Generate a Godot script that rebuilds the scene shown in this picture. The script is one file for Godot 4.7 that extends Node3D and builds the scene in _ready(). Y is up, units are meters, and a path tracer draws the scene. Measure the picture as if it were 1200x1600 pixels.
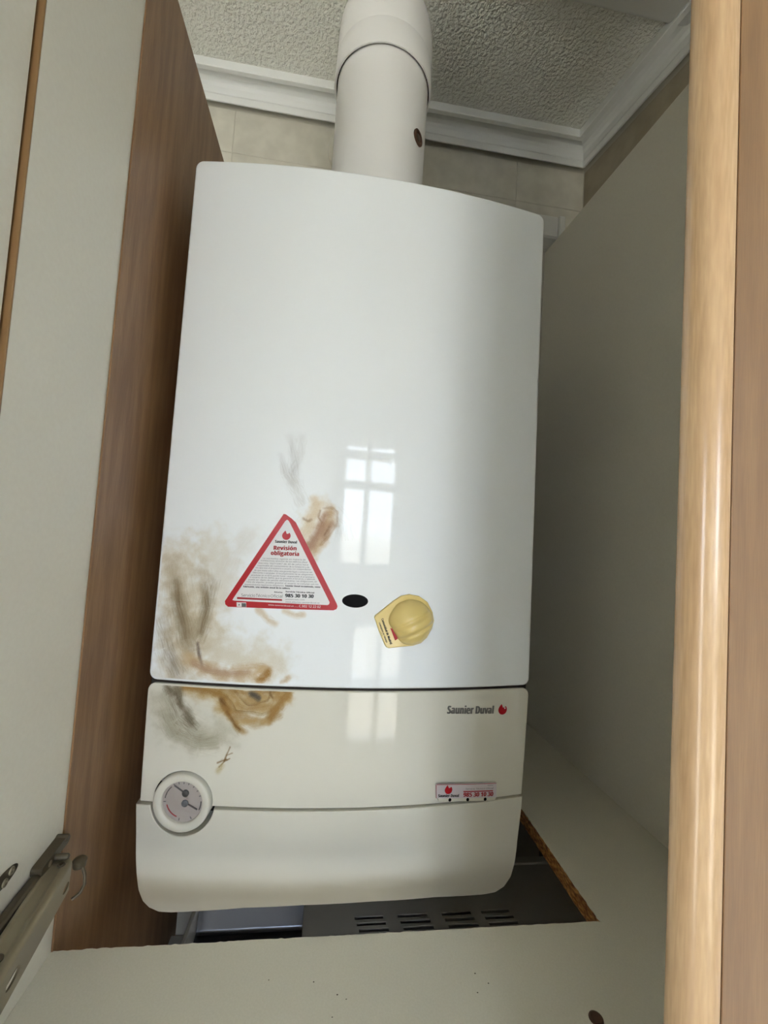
extends Node3D
# A gas boiler hanging in a kitchen cupboard, seen from between the open doors.
# Heights are measured from the top of the cupboard's bottom shelf, SHELF metres above the kitchen floor.
const SHELF := 1.45
const BOW := 0.0183      # how far the boiler front bulges at its middle
const HALF := 0.205      # half the boiler's width
const BACK := -0.3335    # face of the wall tiles
const CEIL := 1.175
const GRIT := [[-0.0016, 0.1374, 0.0007], [0.0049, 0.1409, 0.0005], [-0.0194, 0.1272, 0.0006], [-0.0534, 0.1236, 0.0005], [0.1080, 0.1290, 0.0007], [0.1160, 0.1370, 0.0006], [0.1050, 0.1430, 0.0006], [-0.0055, 0.1519, 0.0005]]
var M := {}
var cupboard: Node3D


func _ready():
	# camera
	var cam := Camera3D.new()
	cam.name = "camera"
	cam.keep_aspect = Camera3D.KEEP_HEIGHT
	cam.fov = rad_to_deg(2.0 * atan(800.0 / 663.94))
	cam.near = 0.01
	cam.far = 60.0
	cam.transform = Transform3D(Basis(Vector3(0.98976139, 0.0633872, 0.12788454), Vector3(-0.06956226, 0.9965887, 0.04440786), Vector3(-0.1246334, -0.05284912, 0.99079437)), Vector3(-0.03166, 0.34438 + SHELF, 0.47168))
	add_child(cam)
	cam.current = true
	# sky, exposure
	var we := WorldEnvironment.new()
	we.name = "daylight"
	var e := Environment.new()
	e.background_mode = Environment.BG_SKY
	var sk := ProceduralSkyMaterial.new()
	sk.sky_top_color = Color(0.80, 0.85, 0.93)
	sk.sky_horizon_color = Color(0.88, 0.93, 1.0)
	sk.ground_horizon_color = Color(0.86, 0.86, 0.84)
	sk.ground_bottom_color = Color(0.66, 0.65, 0.62)
	sk.sun_angle_max = 1.0
	e.sky = Sky.new()
	e.sky.sky_material = sk
	e.background_energy_multiplier = 1.0
	e.tonemap_mode = Environment.TONE_MAPPER_LINEAR
	e.tonemap_exposure = 29.0
	e.sdfgi_enabled = true
	e.ssao_enabled = true
	e.ssil_enabled = true
	we.environment = e
	add_child(we)
	make_materials()
	make_room()
	make_cupboard()
	make_boiler()
	make_flue()
	make_magnet()
	make_stickers()
	make_hood()
	make_doors()
	make_hinge()
	make_small_things()


# ---------------------------------------------------------------- shapes
class Shape:
	var v := PackedVector3Array()
	var n := PackedVector3Array()
	var u := PackedVector2Array()
	var tf := Transform3D()

	func tri(a: Vector3, b: Vector3, c: Vector3, na: Vector3, nb: Vector3, nc: Vector3, ua := Vector2.ZERO, ub := Vector2.ZERO, uc := Vector2.ZERO) -> void:
		a = tf * a
		b = tf * b
		c = tf * c
		na = (tf.basis * na).normalized()
		nb = (tf.basis * nb).normalized()
		nc = (tf.basis * nc).normalized()
		var g := (c - a).cross(b - a)
		if g.length_squared() < 1e-18:
			return
		if g.dot(na + nb + nc) < 0.0:
			var t := b
			b = c
			c = t
			t = nb
			nb = nc
			nc = t
			var tu := ub
			ub = uc
			uc = tu
		for p in [[a, na, ua], [b, nb, ub], [c, nc, uc]]:
			v.append(p[0])
			n.append(p[1])
			u.append(p[2])

	func quad(a: Vector3, b: Vector3, c: Vector3, d: Vector3, na: Vector3, nb: Vector3, nc: Vector3, nd: Vector3) -> void:
		tri(a, b, c, na, nb, nc)
		tri(a, c, d, na, nc, nd)

	func flat(a: Vector3, b: Vector3, c: Vector3, d: Vector3, out: Vector3) -> void:
		var g := (b - a).cross(c - a)
		if g.length_squared() < 1e-18:
			g = (c - a).cross(d - a)
		g = g.normalized()
		if g.dot(out) < 0.0:
			g = -g
		quad(a, b, c, d, g, g, g, g)

	# a box with chamfered edges
	func box(lo: Vector3, hi: Vector3, ch := 0.0) -> void:
		var mid := (lo + hi) / 2.0
		var h := (hi - lo) / 2.0
		ch = minf(ch, minf(h.x, minf(h.y, h.z)) * 0.95)
		for ax in 3:
			var b := (ax + 1) % 3
			var c := (ax + 2) % 3
			for s in [-1.0, 1.0]:
				var o := Vector3.ZERO
				o[ax] = s
				var q: Array[Vector3] = []
				for k in [[-1, -1], [1, -1], [1, 1], [-1, 1]]:
					var p := mid
					p[ax] += s * h[ax]
					p[b] += k[0] * (h[b] - ch)
					p[c] += k[1] * (h[c] - ch)
					q.append(p)
				flat(q[0], q[1], q[2], q[3], o)
				if ch > 0.0:
					for s2 in [-1.0, 1.0]:
						var o2 := o
						o2[b] = s2
						var e: Array[Vector3] = []
						for k in [-1.0, 1.0]:
							var p := mid
							p[ax] += s * h[ax]
							p[b] += s2 * (h[b] - ch)
							p[c] += k * (h[c] - ch)
							e.append(p)
							p = mid
							p[ax] += s * (h[ax] - ch)
							p[b] += s2 * h[b]
							p[c] += k * (h[c] - ch)
							e.append(p)
						flat(e[0], e[1], e[3], e[2], o2)
		if ch > 0.0:
			for sx in [-1.0, 1.0]:
				for sy in [-1.0, 1.0]:
					for sz in [-1.0, 1.0]:
						var o := Vector3(sx, sy, sz)
						var w := o.normalized()
						tri(mid + o * (h - Vector3(0, ch, ch)), mid + o * (h - Vector3(ch, 0, ch)), mid + o * (h - Vector3(ch, ch, 0)), w, w, w)

	# a closed outline in x, y swept from z0 to z1; smooth round corners milder than 50 degrees
	func prism(p: PackedVector2Array, z0: float, z1: float, caps := true) -> void:
		var c := p.size()
		var area := 0.0
		for i in c:
			area += p[i].cross(p[(i + 1) % c])
		var en: Array[Vector2] = []
		for i in c:
			var d := (p[(i + 1) % c] - p[i]).normalized()
			en.append(Vector2(d.y, -d.x) * signf(area))
		for i in c:
			var j := (i + 1) % c
			var n0 := en[i]
			var n1 := en[i]
			if en[i].dot(en[(i + c - 1) % c]) > 0.64:
				n0 = (en[i] + en[(i + c - 1) % c]).normalized()
			if en[i].dot(en[j]) > 0.64:
				n1 = (en[i] + en[j]).normalized()
			var a := Vector3(n0.x, n0.y, 0)
			var b := Vector3(n1.x, n1.y, 0)
			quad(Vector3(p[i].x, p[i].y, z0), Vector3(p[j].x, p[j].y, z0), Vector3(p[j].x, p[j].y, z1), Vector3(p[i].x, p[i].y, z1), a, b, b, a)
		if caps:
			var t := Geometry2D.triangulate_polygon(p)
			for k in range(0, t.size(), 3):
				for s in [[z0, -1.0], [z1, 1.0]]:
					var o := Vector3(0, 0, s[1] * signf(z1 - z0))
					tri(Vector3(p[t[k]].x, p[t[k]].y, s[0]), Vector3(p[t[k + 1]].x, p[t[k + 1]].y, s[0]), Vector3(p[t[k + 2]].x, p[t[k + 2]].y, s[0]), o, o, o)

	# an open profile (radius, height) turned round the y axis
	func lathe(p: Array, seg := 48, from := 0.0, to := TAU) -> void:
		for i in p.size() - 1:
			var a := Vector2(p[i][0], p[i][1])
			var b := Vector2(p[i + 1][0], p[i + 1][1])
			var d := (b - a).normalized()
			var na := Vector2(d.y, -d.x)
			var nb := na
			if i > 0:
				var q := (a - Vector2(p[i - 1][0], p[i - 1][1])).normalized()
				if q.dot(d) > 0.7:
					na = (na + Vector2(q.y, -q.x)).normalized()
			if i < p.size() - 2:
				var q := (Vector2(p[i + 2][0], p[i + 2][1]) - b).normalized()
				if q.dot(d) > 0.7:
					nb = (nb + Vector2(q.y, -q.x)).normalized()
			for k in seg:
				var f := from + (to - from) * k / seg
				var g := from + (to - from) * (k + 1) / seg
				var cf := Vector3(cos(f), 0, sin(f))
				var cg := Vector3(cos(g), 0, sin(g))
				var up := Vector3.UP
				quad(cf * a.x + up * a.y, cg * a.x + up * a.y, cg * b.x + up * b.y, cf * b.x + up * b.y, cf * na.x + up * na.y, cg * na.x + up * na.y, cg * nb.x + up * nb.y, cf * nb.x + up * nb.y)

	# a tube along points
	func tube(pts: Array, r: float, seg := 12, caps := true) -> void:
		var rings := []
		var side := Vector3.ZERO
		for i in pts.size():
			var d: Vector3 = ((pts[mini(i + 1, pts.size() - 1)] as Vector3) - (pts[maxi(i - 1, 0)] as Vector3)).normalized()
			if side == Vector3.ZERO:
				side = d.cross(Vector3.UP if absf(d.y) < 0.9 else Vector3.RIGHT).normalized()
			side = (side - d * side.dot(d)).normalized()
			var o := d.cross(side)
			var ring: Array[Vector3] = []
			for k in seg:
				ring.append(side * cos(TAU * k / seg) + o * sin(TAU * k / seg))
			rings.append(ring)
		for i in pts.size() - 1:
			for k in seg:
				var l := (k + 1) % seg
				quad(pts[i] + rings[i][k] * r, pts[i] + rings[i][l] * r, pts[i + 1] + rings[i + 1][l] * r, pts[i + 1] + rings[i + 1][k] * r, rings[i][k], rings[i][l], rings[i + 1][l], rings[i + 1][k])
		if caps:
			for s in [0, pts.size() - 1]:
				var out: Vector3 = (pts[s] - pts[1 if s == 0 else s - 1]).normalized()
				for k in range(1, seg - 1):
					tri(pts[s] + rings[s][0] * r, pts[s] + rings[s][k] * r, pts[s] + rings[s][k + 1] * r, out, out, out)

	# a shell: the outline laid on a surface, its edge rounded with radius r, walls back to the plane z = back, or, from 1.0 on, back - 1 deep
	func shell(outline: PackedVector2Array, surf: Callable, r: float, back: float, cell := Vector2(0.01, 0.05), uv := Rect2(0, 0, 1, 1), holes: Array = []) -> void:
		var p := outline
		if Geometry2D.is_polygon_clockwise(p):
			p.reverse()
		var dense := PackedVector2Array()
		for i in p.size():
			var q := p[(i + 1) % p.size()]
			var k := maxi(1, int(ceil(p[i].distance_to(q) / cell.x)))
			for s in k:
				dense.append(p[i].lerp(q, float(s) / k))
		p = dense
		var c := p.size()
		var nor := PackedVector2Array()
		var miter := PackedVector2Array()
		for i in c:
			var d0 := (p[i] - p[(i + c - 1) % c]).normalized()
			var d1 := (p[(i + 1) % c] - p[i]).normalized()
			var m := (Vector2(d0.y, -d0.x) + Vector2(d1.y, -d1.x)).normalized()
			nor.append(m)
			miter.append(m / maxf(0.4, m.dot(Vector2(d1.y, -d1.x))))
		var rings := [p]
		var steps := 5 if r > 0.0 else 0
		for k in range(1, steps + 1):
			var a := PI / 2 * k / steps
			var ring := PackedVector2Array()
			for i in c:
				ring.append(p[i] - miter[i] * r * (1.0 - cos(a)))
			rings.append(ring)
		var at := func(k: int, i: int) -> Array:
			var a := PI / 2 * k / steps if steps else 0.0
			var q: Vector2 = rings[k][i]
			var s := point(surf, q)
			var nn := normal(surf, q)
			var o := Vector3(nor[i].x, nor[i].y, 0)
			return [s - nn * r * (1.0 - sin(a)), (o * cos(a) + nn * sin(a)).normalized()]
		for i in c:
			var j := (i + 1) % c
			for k in steps:
				var a: Array = at.call(k, i)
				var b: Array = at.call(k, j)
				var d: Array = at.call(k + 1, j)
				var f: Array = at.call(k + 1, i)
				quad(a[0], b[0], d[0], f[0], a[1], b[1], d[1], f[1])
			var a: Array = at.call(0, i)
			var b: Array = at.call(0, j)
			var na := Vector3(nor[i].x, nor[i].y, 0)
			var nb := Vector3(nor[j].x, nor[j].y, 0)
			var a0: Vector3 = a[0]
			var b0: Vector3 = b[0]
			var za := minf(back, a0.z) if back < 0.5 else a0.z - (back - 1.0)
			var zb := minf(back, b0.z) if back < 0.5 else b0.z - (back - 1.0)
			quad(a0, b0, Vector3(b0.x, b0.y, zb), Vector3(a0.x, a0.y, za), na, nb, nb, na)
		cap(rings[steps], surf, cell, uv, holes)

	func cap(p: PackedVector2Array, surf: Callable, cell: Vector2, uv: Rect2, holes: Array) -> void:
		var lo := p[0]
		var hi := p[0]
		for q in p:
			lo = lo.min(q)
			hi = hi.max(q)
		var nx := maxi(1, int(ceil((hi.x - lo.x) / cell.x)))
		var ny := maxi(1, int(ceil((hi.y - lo.y) / cell.y)))
		for i in nx:
			for j in ny:
				var a := lo + (hi - lo) * Vector2(float(i) / nx, float(j) / ny)
				var b := lo + (hi - lo) * Vector2(float(i + 1) / nx, float(j + 1) / ny)
				var pieces: Array = Geometry2D.intersect_polygons(p, PackedVector2Array([a, Vector2(b.x, a.y), b, Vector2(a.x, b.y)]))
				for h in holes:
					var left := []
					for w in pieces:
						left.append_array(Geometry2D.clip_polygons(w, h))
					pieces = left
				for w: PackedVector2Array in pieces:
					var t := Geometry2D.triangulate_polygon(w)
					for k in range(0, t.size(), 3):
						var q := [w[t[k]], w[t[k + 1]], w[t[k + 2]]]
						tri(point(surf, q[0]), point(surf, q[1]), point(surf, q[2]), normal(surf, q[0]), normal(surf, q[1]), normal(surf, q[2]), put(uv, q[0]), put(uv, q[1]), put(uv, q[2]))

	func put(uv: Rect2, q: Vector2) -> Vector2:
		return Vector2((q.x - uv.position.x) / uv.size.x, 1.0 - (q.y - uv.position.y) / uv.size.y)

	static func point(surf: Callable, q: Vector2) -> Vector3:
		return Vector3(q.x, q.y, surf.call(q))

	static func normal(surf: Callable, q: Vector2) -> Vector3:
		var d := 0.0005
		return Vector3(-(surf.call(q + Vector2(d, 0)) - surf.call(q - Vector2(d, 0))) / (2 * d), -(surf.call(q + Vector2(0, d)) - surf.call(q - Vector2(0, d))) / (2 * d), 1).normalized()

	func done() -> ArrayMesh:
		var a := []
		a.resize(Mesh.ARRAY_MAX)
		a[Mesh.ARRAY_VERTEX] = v
		a[Mesh.ARRAY_NORMAL] = n
		a[Mesh.ARRAY_TEX_UV] = u
		var m := ArrayMesh.new()
		m.add_surface_from_arrays(Mesh.PRIMITIVE_TRIANGLES, a)
		return m


func poly(a: Array) -> PackedVector2Array:
	var p := PackedVector2Array()
	for q in a:
		p.append(Vector2(q[0], q[1]))
	return p


# the outline with its corners rounded
func rounded(p: PackedVector2Array, r: Variant, seg := 6) -> PackedVector2Array:
	var out := PackedVector2Array()
	var c := p.size()
	for i in c:
		var ri: float = r[i] if r is Array else r
		var d0 := (p[(i + c - 1) % c] - p[i]).normalized()
		var d1 := (p[(i + 1) % c] - p[i]).normalized()
		if ri <= 0.0 or d0.dot(d1) < -0.999:
			out.append(p[i])
			continue
		var half := acos(clampf(d0.dot(d1), -1, 1)) / 2
		var cut := ri / tan(half)
		var mid := p[i] + (d0 + d1).normalized() * ri / sin(half)
		var a := (p[i] + d0 * cut) - mid
		var b := (p[i] + d1 * cut) - mid
		var turn := a.angle_to(b)
		for k in seg + 1:
			out.append(mid + a.rotated(turn * k / seg))
	return out


func rect(lo: Vector2, hi: Vector2) -> PackedVector2Array:
	return PackedVector2Array([lo, Vector2(hi.x, lo.y), hi, Vector2(lo.x, hi.y)])


func ellipse(c: Vector2, r: Vector2, seg := 40) -> PackedVector2Array:
	var p := PackedVector2Array()
	for k in seg:
		p.append(c + Vector2(cos(TAU * k / seg), sin(TAU * k / seg)) * r)
	return p


# ---------------------------------------------------------------- nodes
func numbered(called: String) -> String:
	if not has_node(NodePath(called)):
		return called
	var k := 1
	while has_node(NodePath("%s_%03d" % [called, k])):
		k += 1
	return "%s_%03d" % [called, k]


func top(o: Node3D, called: String, label := "", category := "", group := "", kind := "") -> Node3D:
	o.name = numbered(called)
	add_child(o, true)
	o.position.y += SHELF
	if label:
		o.set_meta("label", label)
	if category:
		o.set_meta("category", category)
	if group:
		o.set_meta("group", group)
	if kind:
		o.set_meta("kind", kind)
	return o


func thing(called: String, label: String, category: String, at := Vector3.ZERO, turn := Basis()) -> Node3D:
	var o := Node3D.new()
	o.transform = Transform3D(turn, at)
	return top(o, called, label, category)


func mi(s: Shape, m: Material) -> MeshInstance3D:
	var o := MeshInstance3D.new()
	o.mesh = s.done()
	o.material_override = m
	return o


func part(parent: Node3D, called: String, s: Shape, m: Material, label := "") -> MeshInstance3D:
	var o := mi(s, m)
	o.name = called
	parent.add_child(o, true)
	if label:
		o.set_meta("label", label)
	return o


func structure(called: String, s: Shape, m: Material) -> Node3D:
	return top(mi(s, m), called, "", "", "", "structure")


func boxed(lo: Vector3, hi: Vector3, ch := 0.0) -> Shape:
	var s := Shape.new()
	s.box(lo, hi, ch)
	return s


# ---------------------------------------------------------------- lettering: text laid on a surface
func letters(s: Shape, text: String, a: Vector2, b: Vector2, h: float, surf: Callable, lift: float, bold := false, font := "Droid Sans") -> void:
	var f := SystemFont.new()
	f.font_names = PackedStringArray([font])
	f.font_weight = 700 if bold else 400
	var t := TextMesh.new()
	t.text = text
	t.font = f
	t.font_size = 64
	t.pixel_size = 1.0 / 64
	t.depth = 0.0
	t.curve_step = 2.0 if h < 0.002 else 1.0
	t.width = 10000
	var arr := t.get_mesh_arrays()
	if arr.is_empty():
		return
	var vs: PackedVector3Array = arr[Mesh.ARRAY_VERTEX]
	if vs.is_empty():
		return
	var ix: PackedInt32Array = arr[Mesh.ARRAY_INDEX] if arr[Mesh.ARRAY_INDEX] != null else PackedInt32Array(range(vs.size()))
	var lo := vs[0]
	var hi := vs[0]
	for v in vs:
		lo = lo.min(v)
		hi = hi.max(v)
	var along := b - a
	var up := along.normalized().orthogonal()
	if up.dot(Vector2(-along.y, along.x)) < 0:
		up = -up
	var sy := h / 0.714
	var pos := func(v: Vector3) -> Vector2:
		return a + along * ((v.x - lo.x) / (hi.x - lo.x)) + up * ((v.y + 0.346) * sy)
	# bold strokes: the outline laid down again a little to each side
	for shift in ([-0.055, 0.0, 0.055] if bold else [0.0]):
		var aside: Vector2 = along.normalized() * h * shift
		for k in range(0, ix.size(), 3):
			var q := []
			var nn := []
			for j in 3:
				var w: Vector2 = pos.call(vs[ix[k + j]]) + aside
				var m := Shape.normal(surf, w)
				q.append(Shape.point(surf, w) + m * (lift + absf(shift) * 0.0002))
				nn.append(m)
			s.tri(q[0], q[1], q[2], nn[0], nn[1], nn[2])


# ---------------------------------------------------------------- materials
func noise_tex(size: int, freq: float, octaves: int, seed_: int, lo: Color, hi: Color, normal := 0.0, kind := FastNoiseLite.TYPE_SIMPLEX_SMOOTH) -> NoiseTexture2D:
	var f := FastNoiseLite.new()
	f.noise_type = kind
	f.seed = seed_
	f.frequency = freq
	f.fractal_octaves = octaves
	var t := NoiseTexture2D.new()
	t.width = size
	t.height = size
	t.seamless = true
	t.noise = f
	if normal > 0.0:
		t.as_normal_map = true
		t.bump_strength = normal
	else:
		var g := Gradient.new()
		g.colors = PackedColorArray([lo, hi])
		g.offsets = PackedFloat32Array([0.2, 0.8])
		t.color_ramp = g
	return t


func mat(called: String, c: Color, rough: float, metal := 0.0) -> StandardMaterial3D:
	var m := StandardMaterial3D.new()
	m.resource_name = called
	m.albedo_color = c
	m.roughness = rough
	m.metallic = metal
	M[called] = m
	return m


func tri_map(m: StandardMaterial3D, scale: Vector3, world := true) -> void:
	m.uv1_triplanar = true
	m.uv1_world_triplanar = world
	m.uv1_scale = scale
	m.uv1_triplanar_sharpness = 8.0


func wood(called: String, dark: Color, light: Color, rough: float, seed_: int) -> StandardMaterial3D:
	var m := mat(called, Color.WHITE, rough)
	m.albedo_texture = noise_tex(512, 0.012, 4, seed_, dark, light)
	tri_map(m, Vector3(9, 0.9, 9), false)
	m.detail_enabled = true
	m.detail_blend_mode = BaseMaterial3D.BLEND_MODE_MUL
	m.detail_albedo = noise_tex(512, 0.05, 3, seed_ + 1, Color(0.93, 0.92, 0.91), Color(1, 1, 1))
	m.detail_uv_layer = BaseMaterial3D.DETAIL_UV_2
	m.uv2_triplanar = true
	m.uv2_world_triplanar = false
	m.uv2_scale = Vector3(22, 1.6, 22)
	return m


func make_materials() -> void:
	var m := mat("white_enamel", Color.WHITE, 0.035)
	m.metallic_specular = 0.33
	m = mat("white_plastic", Color(0.85, 0.835, 0.775), 0.05)
	m.metallic_specular = 0.34
	mat("white_paint", Color(0.94, 0.935, 0.92), 0.32)
	m = mat("white_laminate", Color.WHITE, 0.42)
	m.albedo_texture = noise_tex(256, 0.12, 3, 5, Color(0.865, 0.85, 0.795), Color(0.875, 0.862, 0.808))
	tri_map(m, Vector3(6, 6, 6))
	m = mat("shelf_laminate", Color.WHITE, 0.45)
	m.albedo_texture = noise_tex(512, 0.10, 4, 8, Color(0.85, 0.835, 0.765), Color(0.87, 0.855, 0.79))
	tri_map(m, Vector3(9, 9, 9))
	wood("side_wood", Color(0.51, 0.375, 0.25), Color(0.60, 0.465, 0.325), 0.42, 21)
	wood("door_wood", Color(0.505, 0.365, 0.22), Color(0.56, 0.42, 0.265), 0.5, 31)
	wood("edge_wood", Color(0.75, 0.615, 0.455), Color(0.80, 0.675, 0.515), 0.25, 41).metallic_specular = 0.58
	mat("grit", Color(0.40, 0.37, 0.31), 0.9)
	mat("edge_band", Color(0.55, 0.42, 0.27), 0.45)
	m = mat("chipboard", Color.WHITE, 0.9)
	m.albedo_texture = noise_tex(512, 0.03, 4, 51, Color(0.45, 0.27, 0.11), Color(0.80, 0.58, 0.32))
	m.heightmap_enabled = true
	m.heightmap_texture = noise_tex(512, 0.05, 3, 52, Color.BLACK, Color.WHITE)
	m.heightmap_scale = 0.15
	tri_map(m, Vector3(7, 16, 7))
	m = mat("ceiling_stucco", Color(0.90, 0.90, 0.86), 0.9)
	m.heightmap_enabled = true
	m.heightmap_texture = noise_tex(1024, 0.022, 4, 61, Color.BLACK, Color.WHITE)
	m.heightmap_scale = 0.2
	tri_map(m, Vector3(5.5, 5.5, 5.5))
	mat("plaster", Color(0.89, 0.895, 0.88), 0.6)
	mat("wall_paint", Color(0.84, 0.83, 0.79), 0.8)
	mat("grout", Color(0.74, 0.725, 0.67), 0.9)
	for k in 3:
		m = mat("tile_%s" % ["plain", "pale", "deep"][k], Color.WHITE, 0.35)
		var d: float = [0.0, 0.015, -0.015][k]
		m.albedo_texture = noise_tex(256, 0.02, 3, 70 + k, Color(0.77 + d, 0.755 + d, 0.70 + d), Color(0.81 + d, 0.795 + d, 0.74 + d))
		tri_map(m, Vector3(4, 4, 4))
	m = mat("tile_brown", Color.WHITE, 0.4)
	m.albedo_texture = noise_tex(256, 0.02, 3, 75, Color(0.62, 0.58, 0.49), Color(0.67, 0.63, 0.54))
	tri_map(m, Vector3(4, 4, 4))
	mat("floor_tile", Color(0.40, 0.33, 0.27), 0.4)
	mat("pvc", Color(0.88, 0.88, 0.86), 0.4)
	m = mat("black_plastic", Color(0.012, 0.012, 0.013), 0.3)
	m.metallic_specular = 0.15
	mat("joint_shade", Color(0.16, 0.135, 0.11), 0.9)  # dark colour standing in for shade inside narrow joints
	mat("dial", Color(0.69, 0.65, 0.62), 0.5)
	mat("needle", Color(0.20, 0.20, 0.20), 0.5)
	mat("hub", Color(0.30, 0.32, 0.34), 0.4)
	mat("ink_black", Color(0.06, 0.06, 0.06), 0.6)
	mat("ink_grey", Color(0.36, 0.36, 0.36), 0.6)
	mat("ink_red", Color(0.62, 0.09, 0.12), 0.6)
	mat("ink_white", Color(0.9, 0.88, 0.88), 0.5)
	mat("logo_grey", Color(0.43, 0.42, 0.40), 0.4)
	mat("sticker_red", Color(0.69, 0.02, 0.09), 0.28)
	mat("sticker_white", Color(0.88, 0.87, 0.86), 0.35)
	mat("sticker_silver", Color(0.80, 0.76, 0.77), 0.3)
	mat("magnet_yellow", Color(0.86, 0.765, 0.48), 0.17)
	mat("rust_ring", Color(0.30, 0.20, 0.13), 0.6)
	mat("nickel", Color(0.58, 0.545, 0.46), 0.36, 0.5)
	mat("dull_steel", Color(0.34, 0.31, 0.25), 0.42, 0.5)
	mat("steel", Color(0.36, 0.37, 0.40), 0.22, 1.0)
	mat("hood_grey", Color(0.58, 0.57, 0.53), 0.5)
	mat("hood_light", Color(0.62, 0.61, 0.57), 0.5)
	m = mat("curtain", Color(0.95, 0.945, 0.93), 0.9)
	m.backlight_enabled = true
	m.backlight = Color(1.0, 1.0, 1.0)
	mat("window_white", Color(0.90, 0.90, 0.89), 0.35)
	m = mat("glass", Color(1, 1, 1, 0.04), 0.02)
	m.transparency = BaseMaterial3D.TRANSPARENCY_ALPHA
	# the boiler covers with their scorch and grime
	M["white_enamel"].albedo_texture = stain_texture(Rect2(-0.21, 0.175, 0.425, 0.575), upper_stains(), Color(0.93, 0.945, 0.94))
	var low := M["white_plastic"].duplicate() as StandardMaterial3D
	low.resource_name = "white_plastic_stained"
	low.albedo_color = Color.WHITE
	low.albedo_texture = stain_texture(Rect2(-0.21, 0.052, 0.425, 0.13), lower_stains(), Color(0.85, 0.835, 0.775))
	M["white_plastic_stained"] = low


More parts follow.
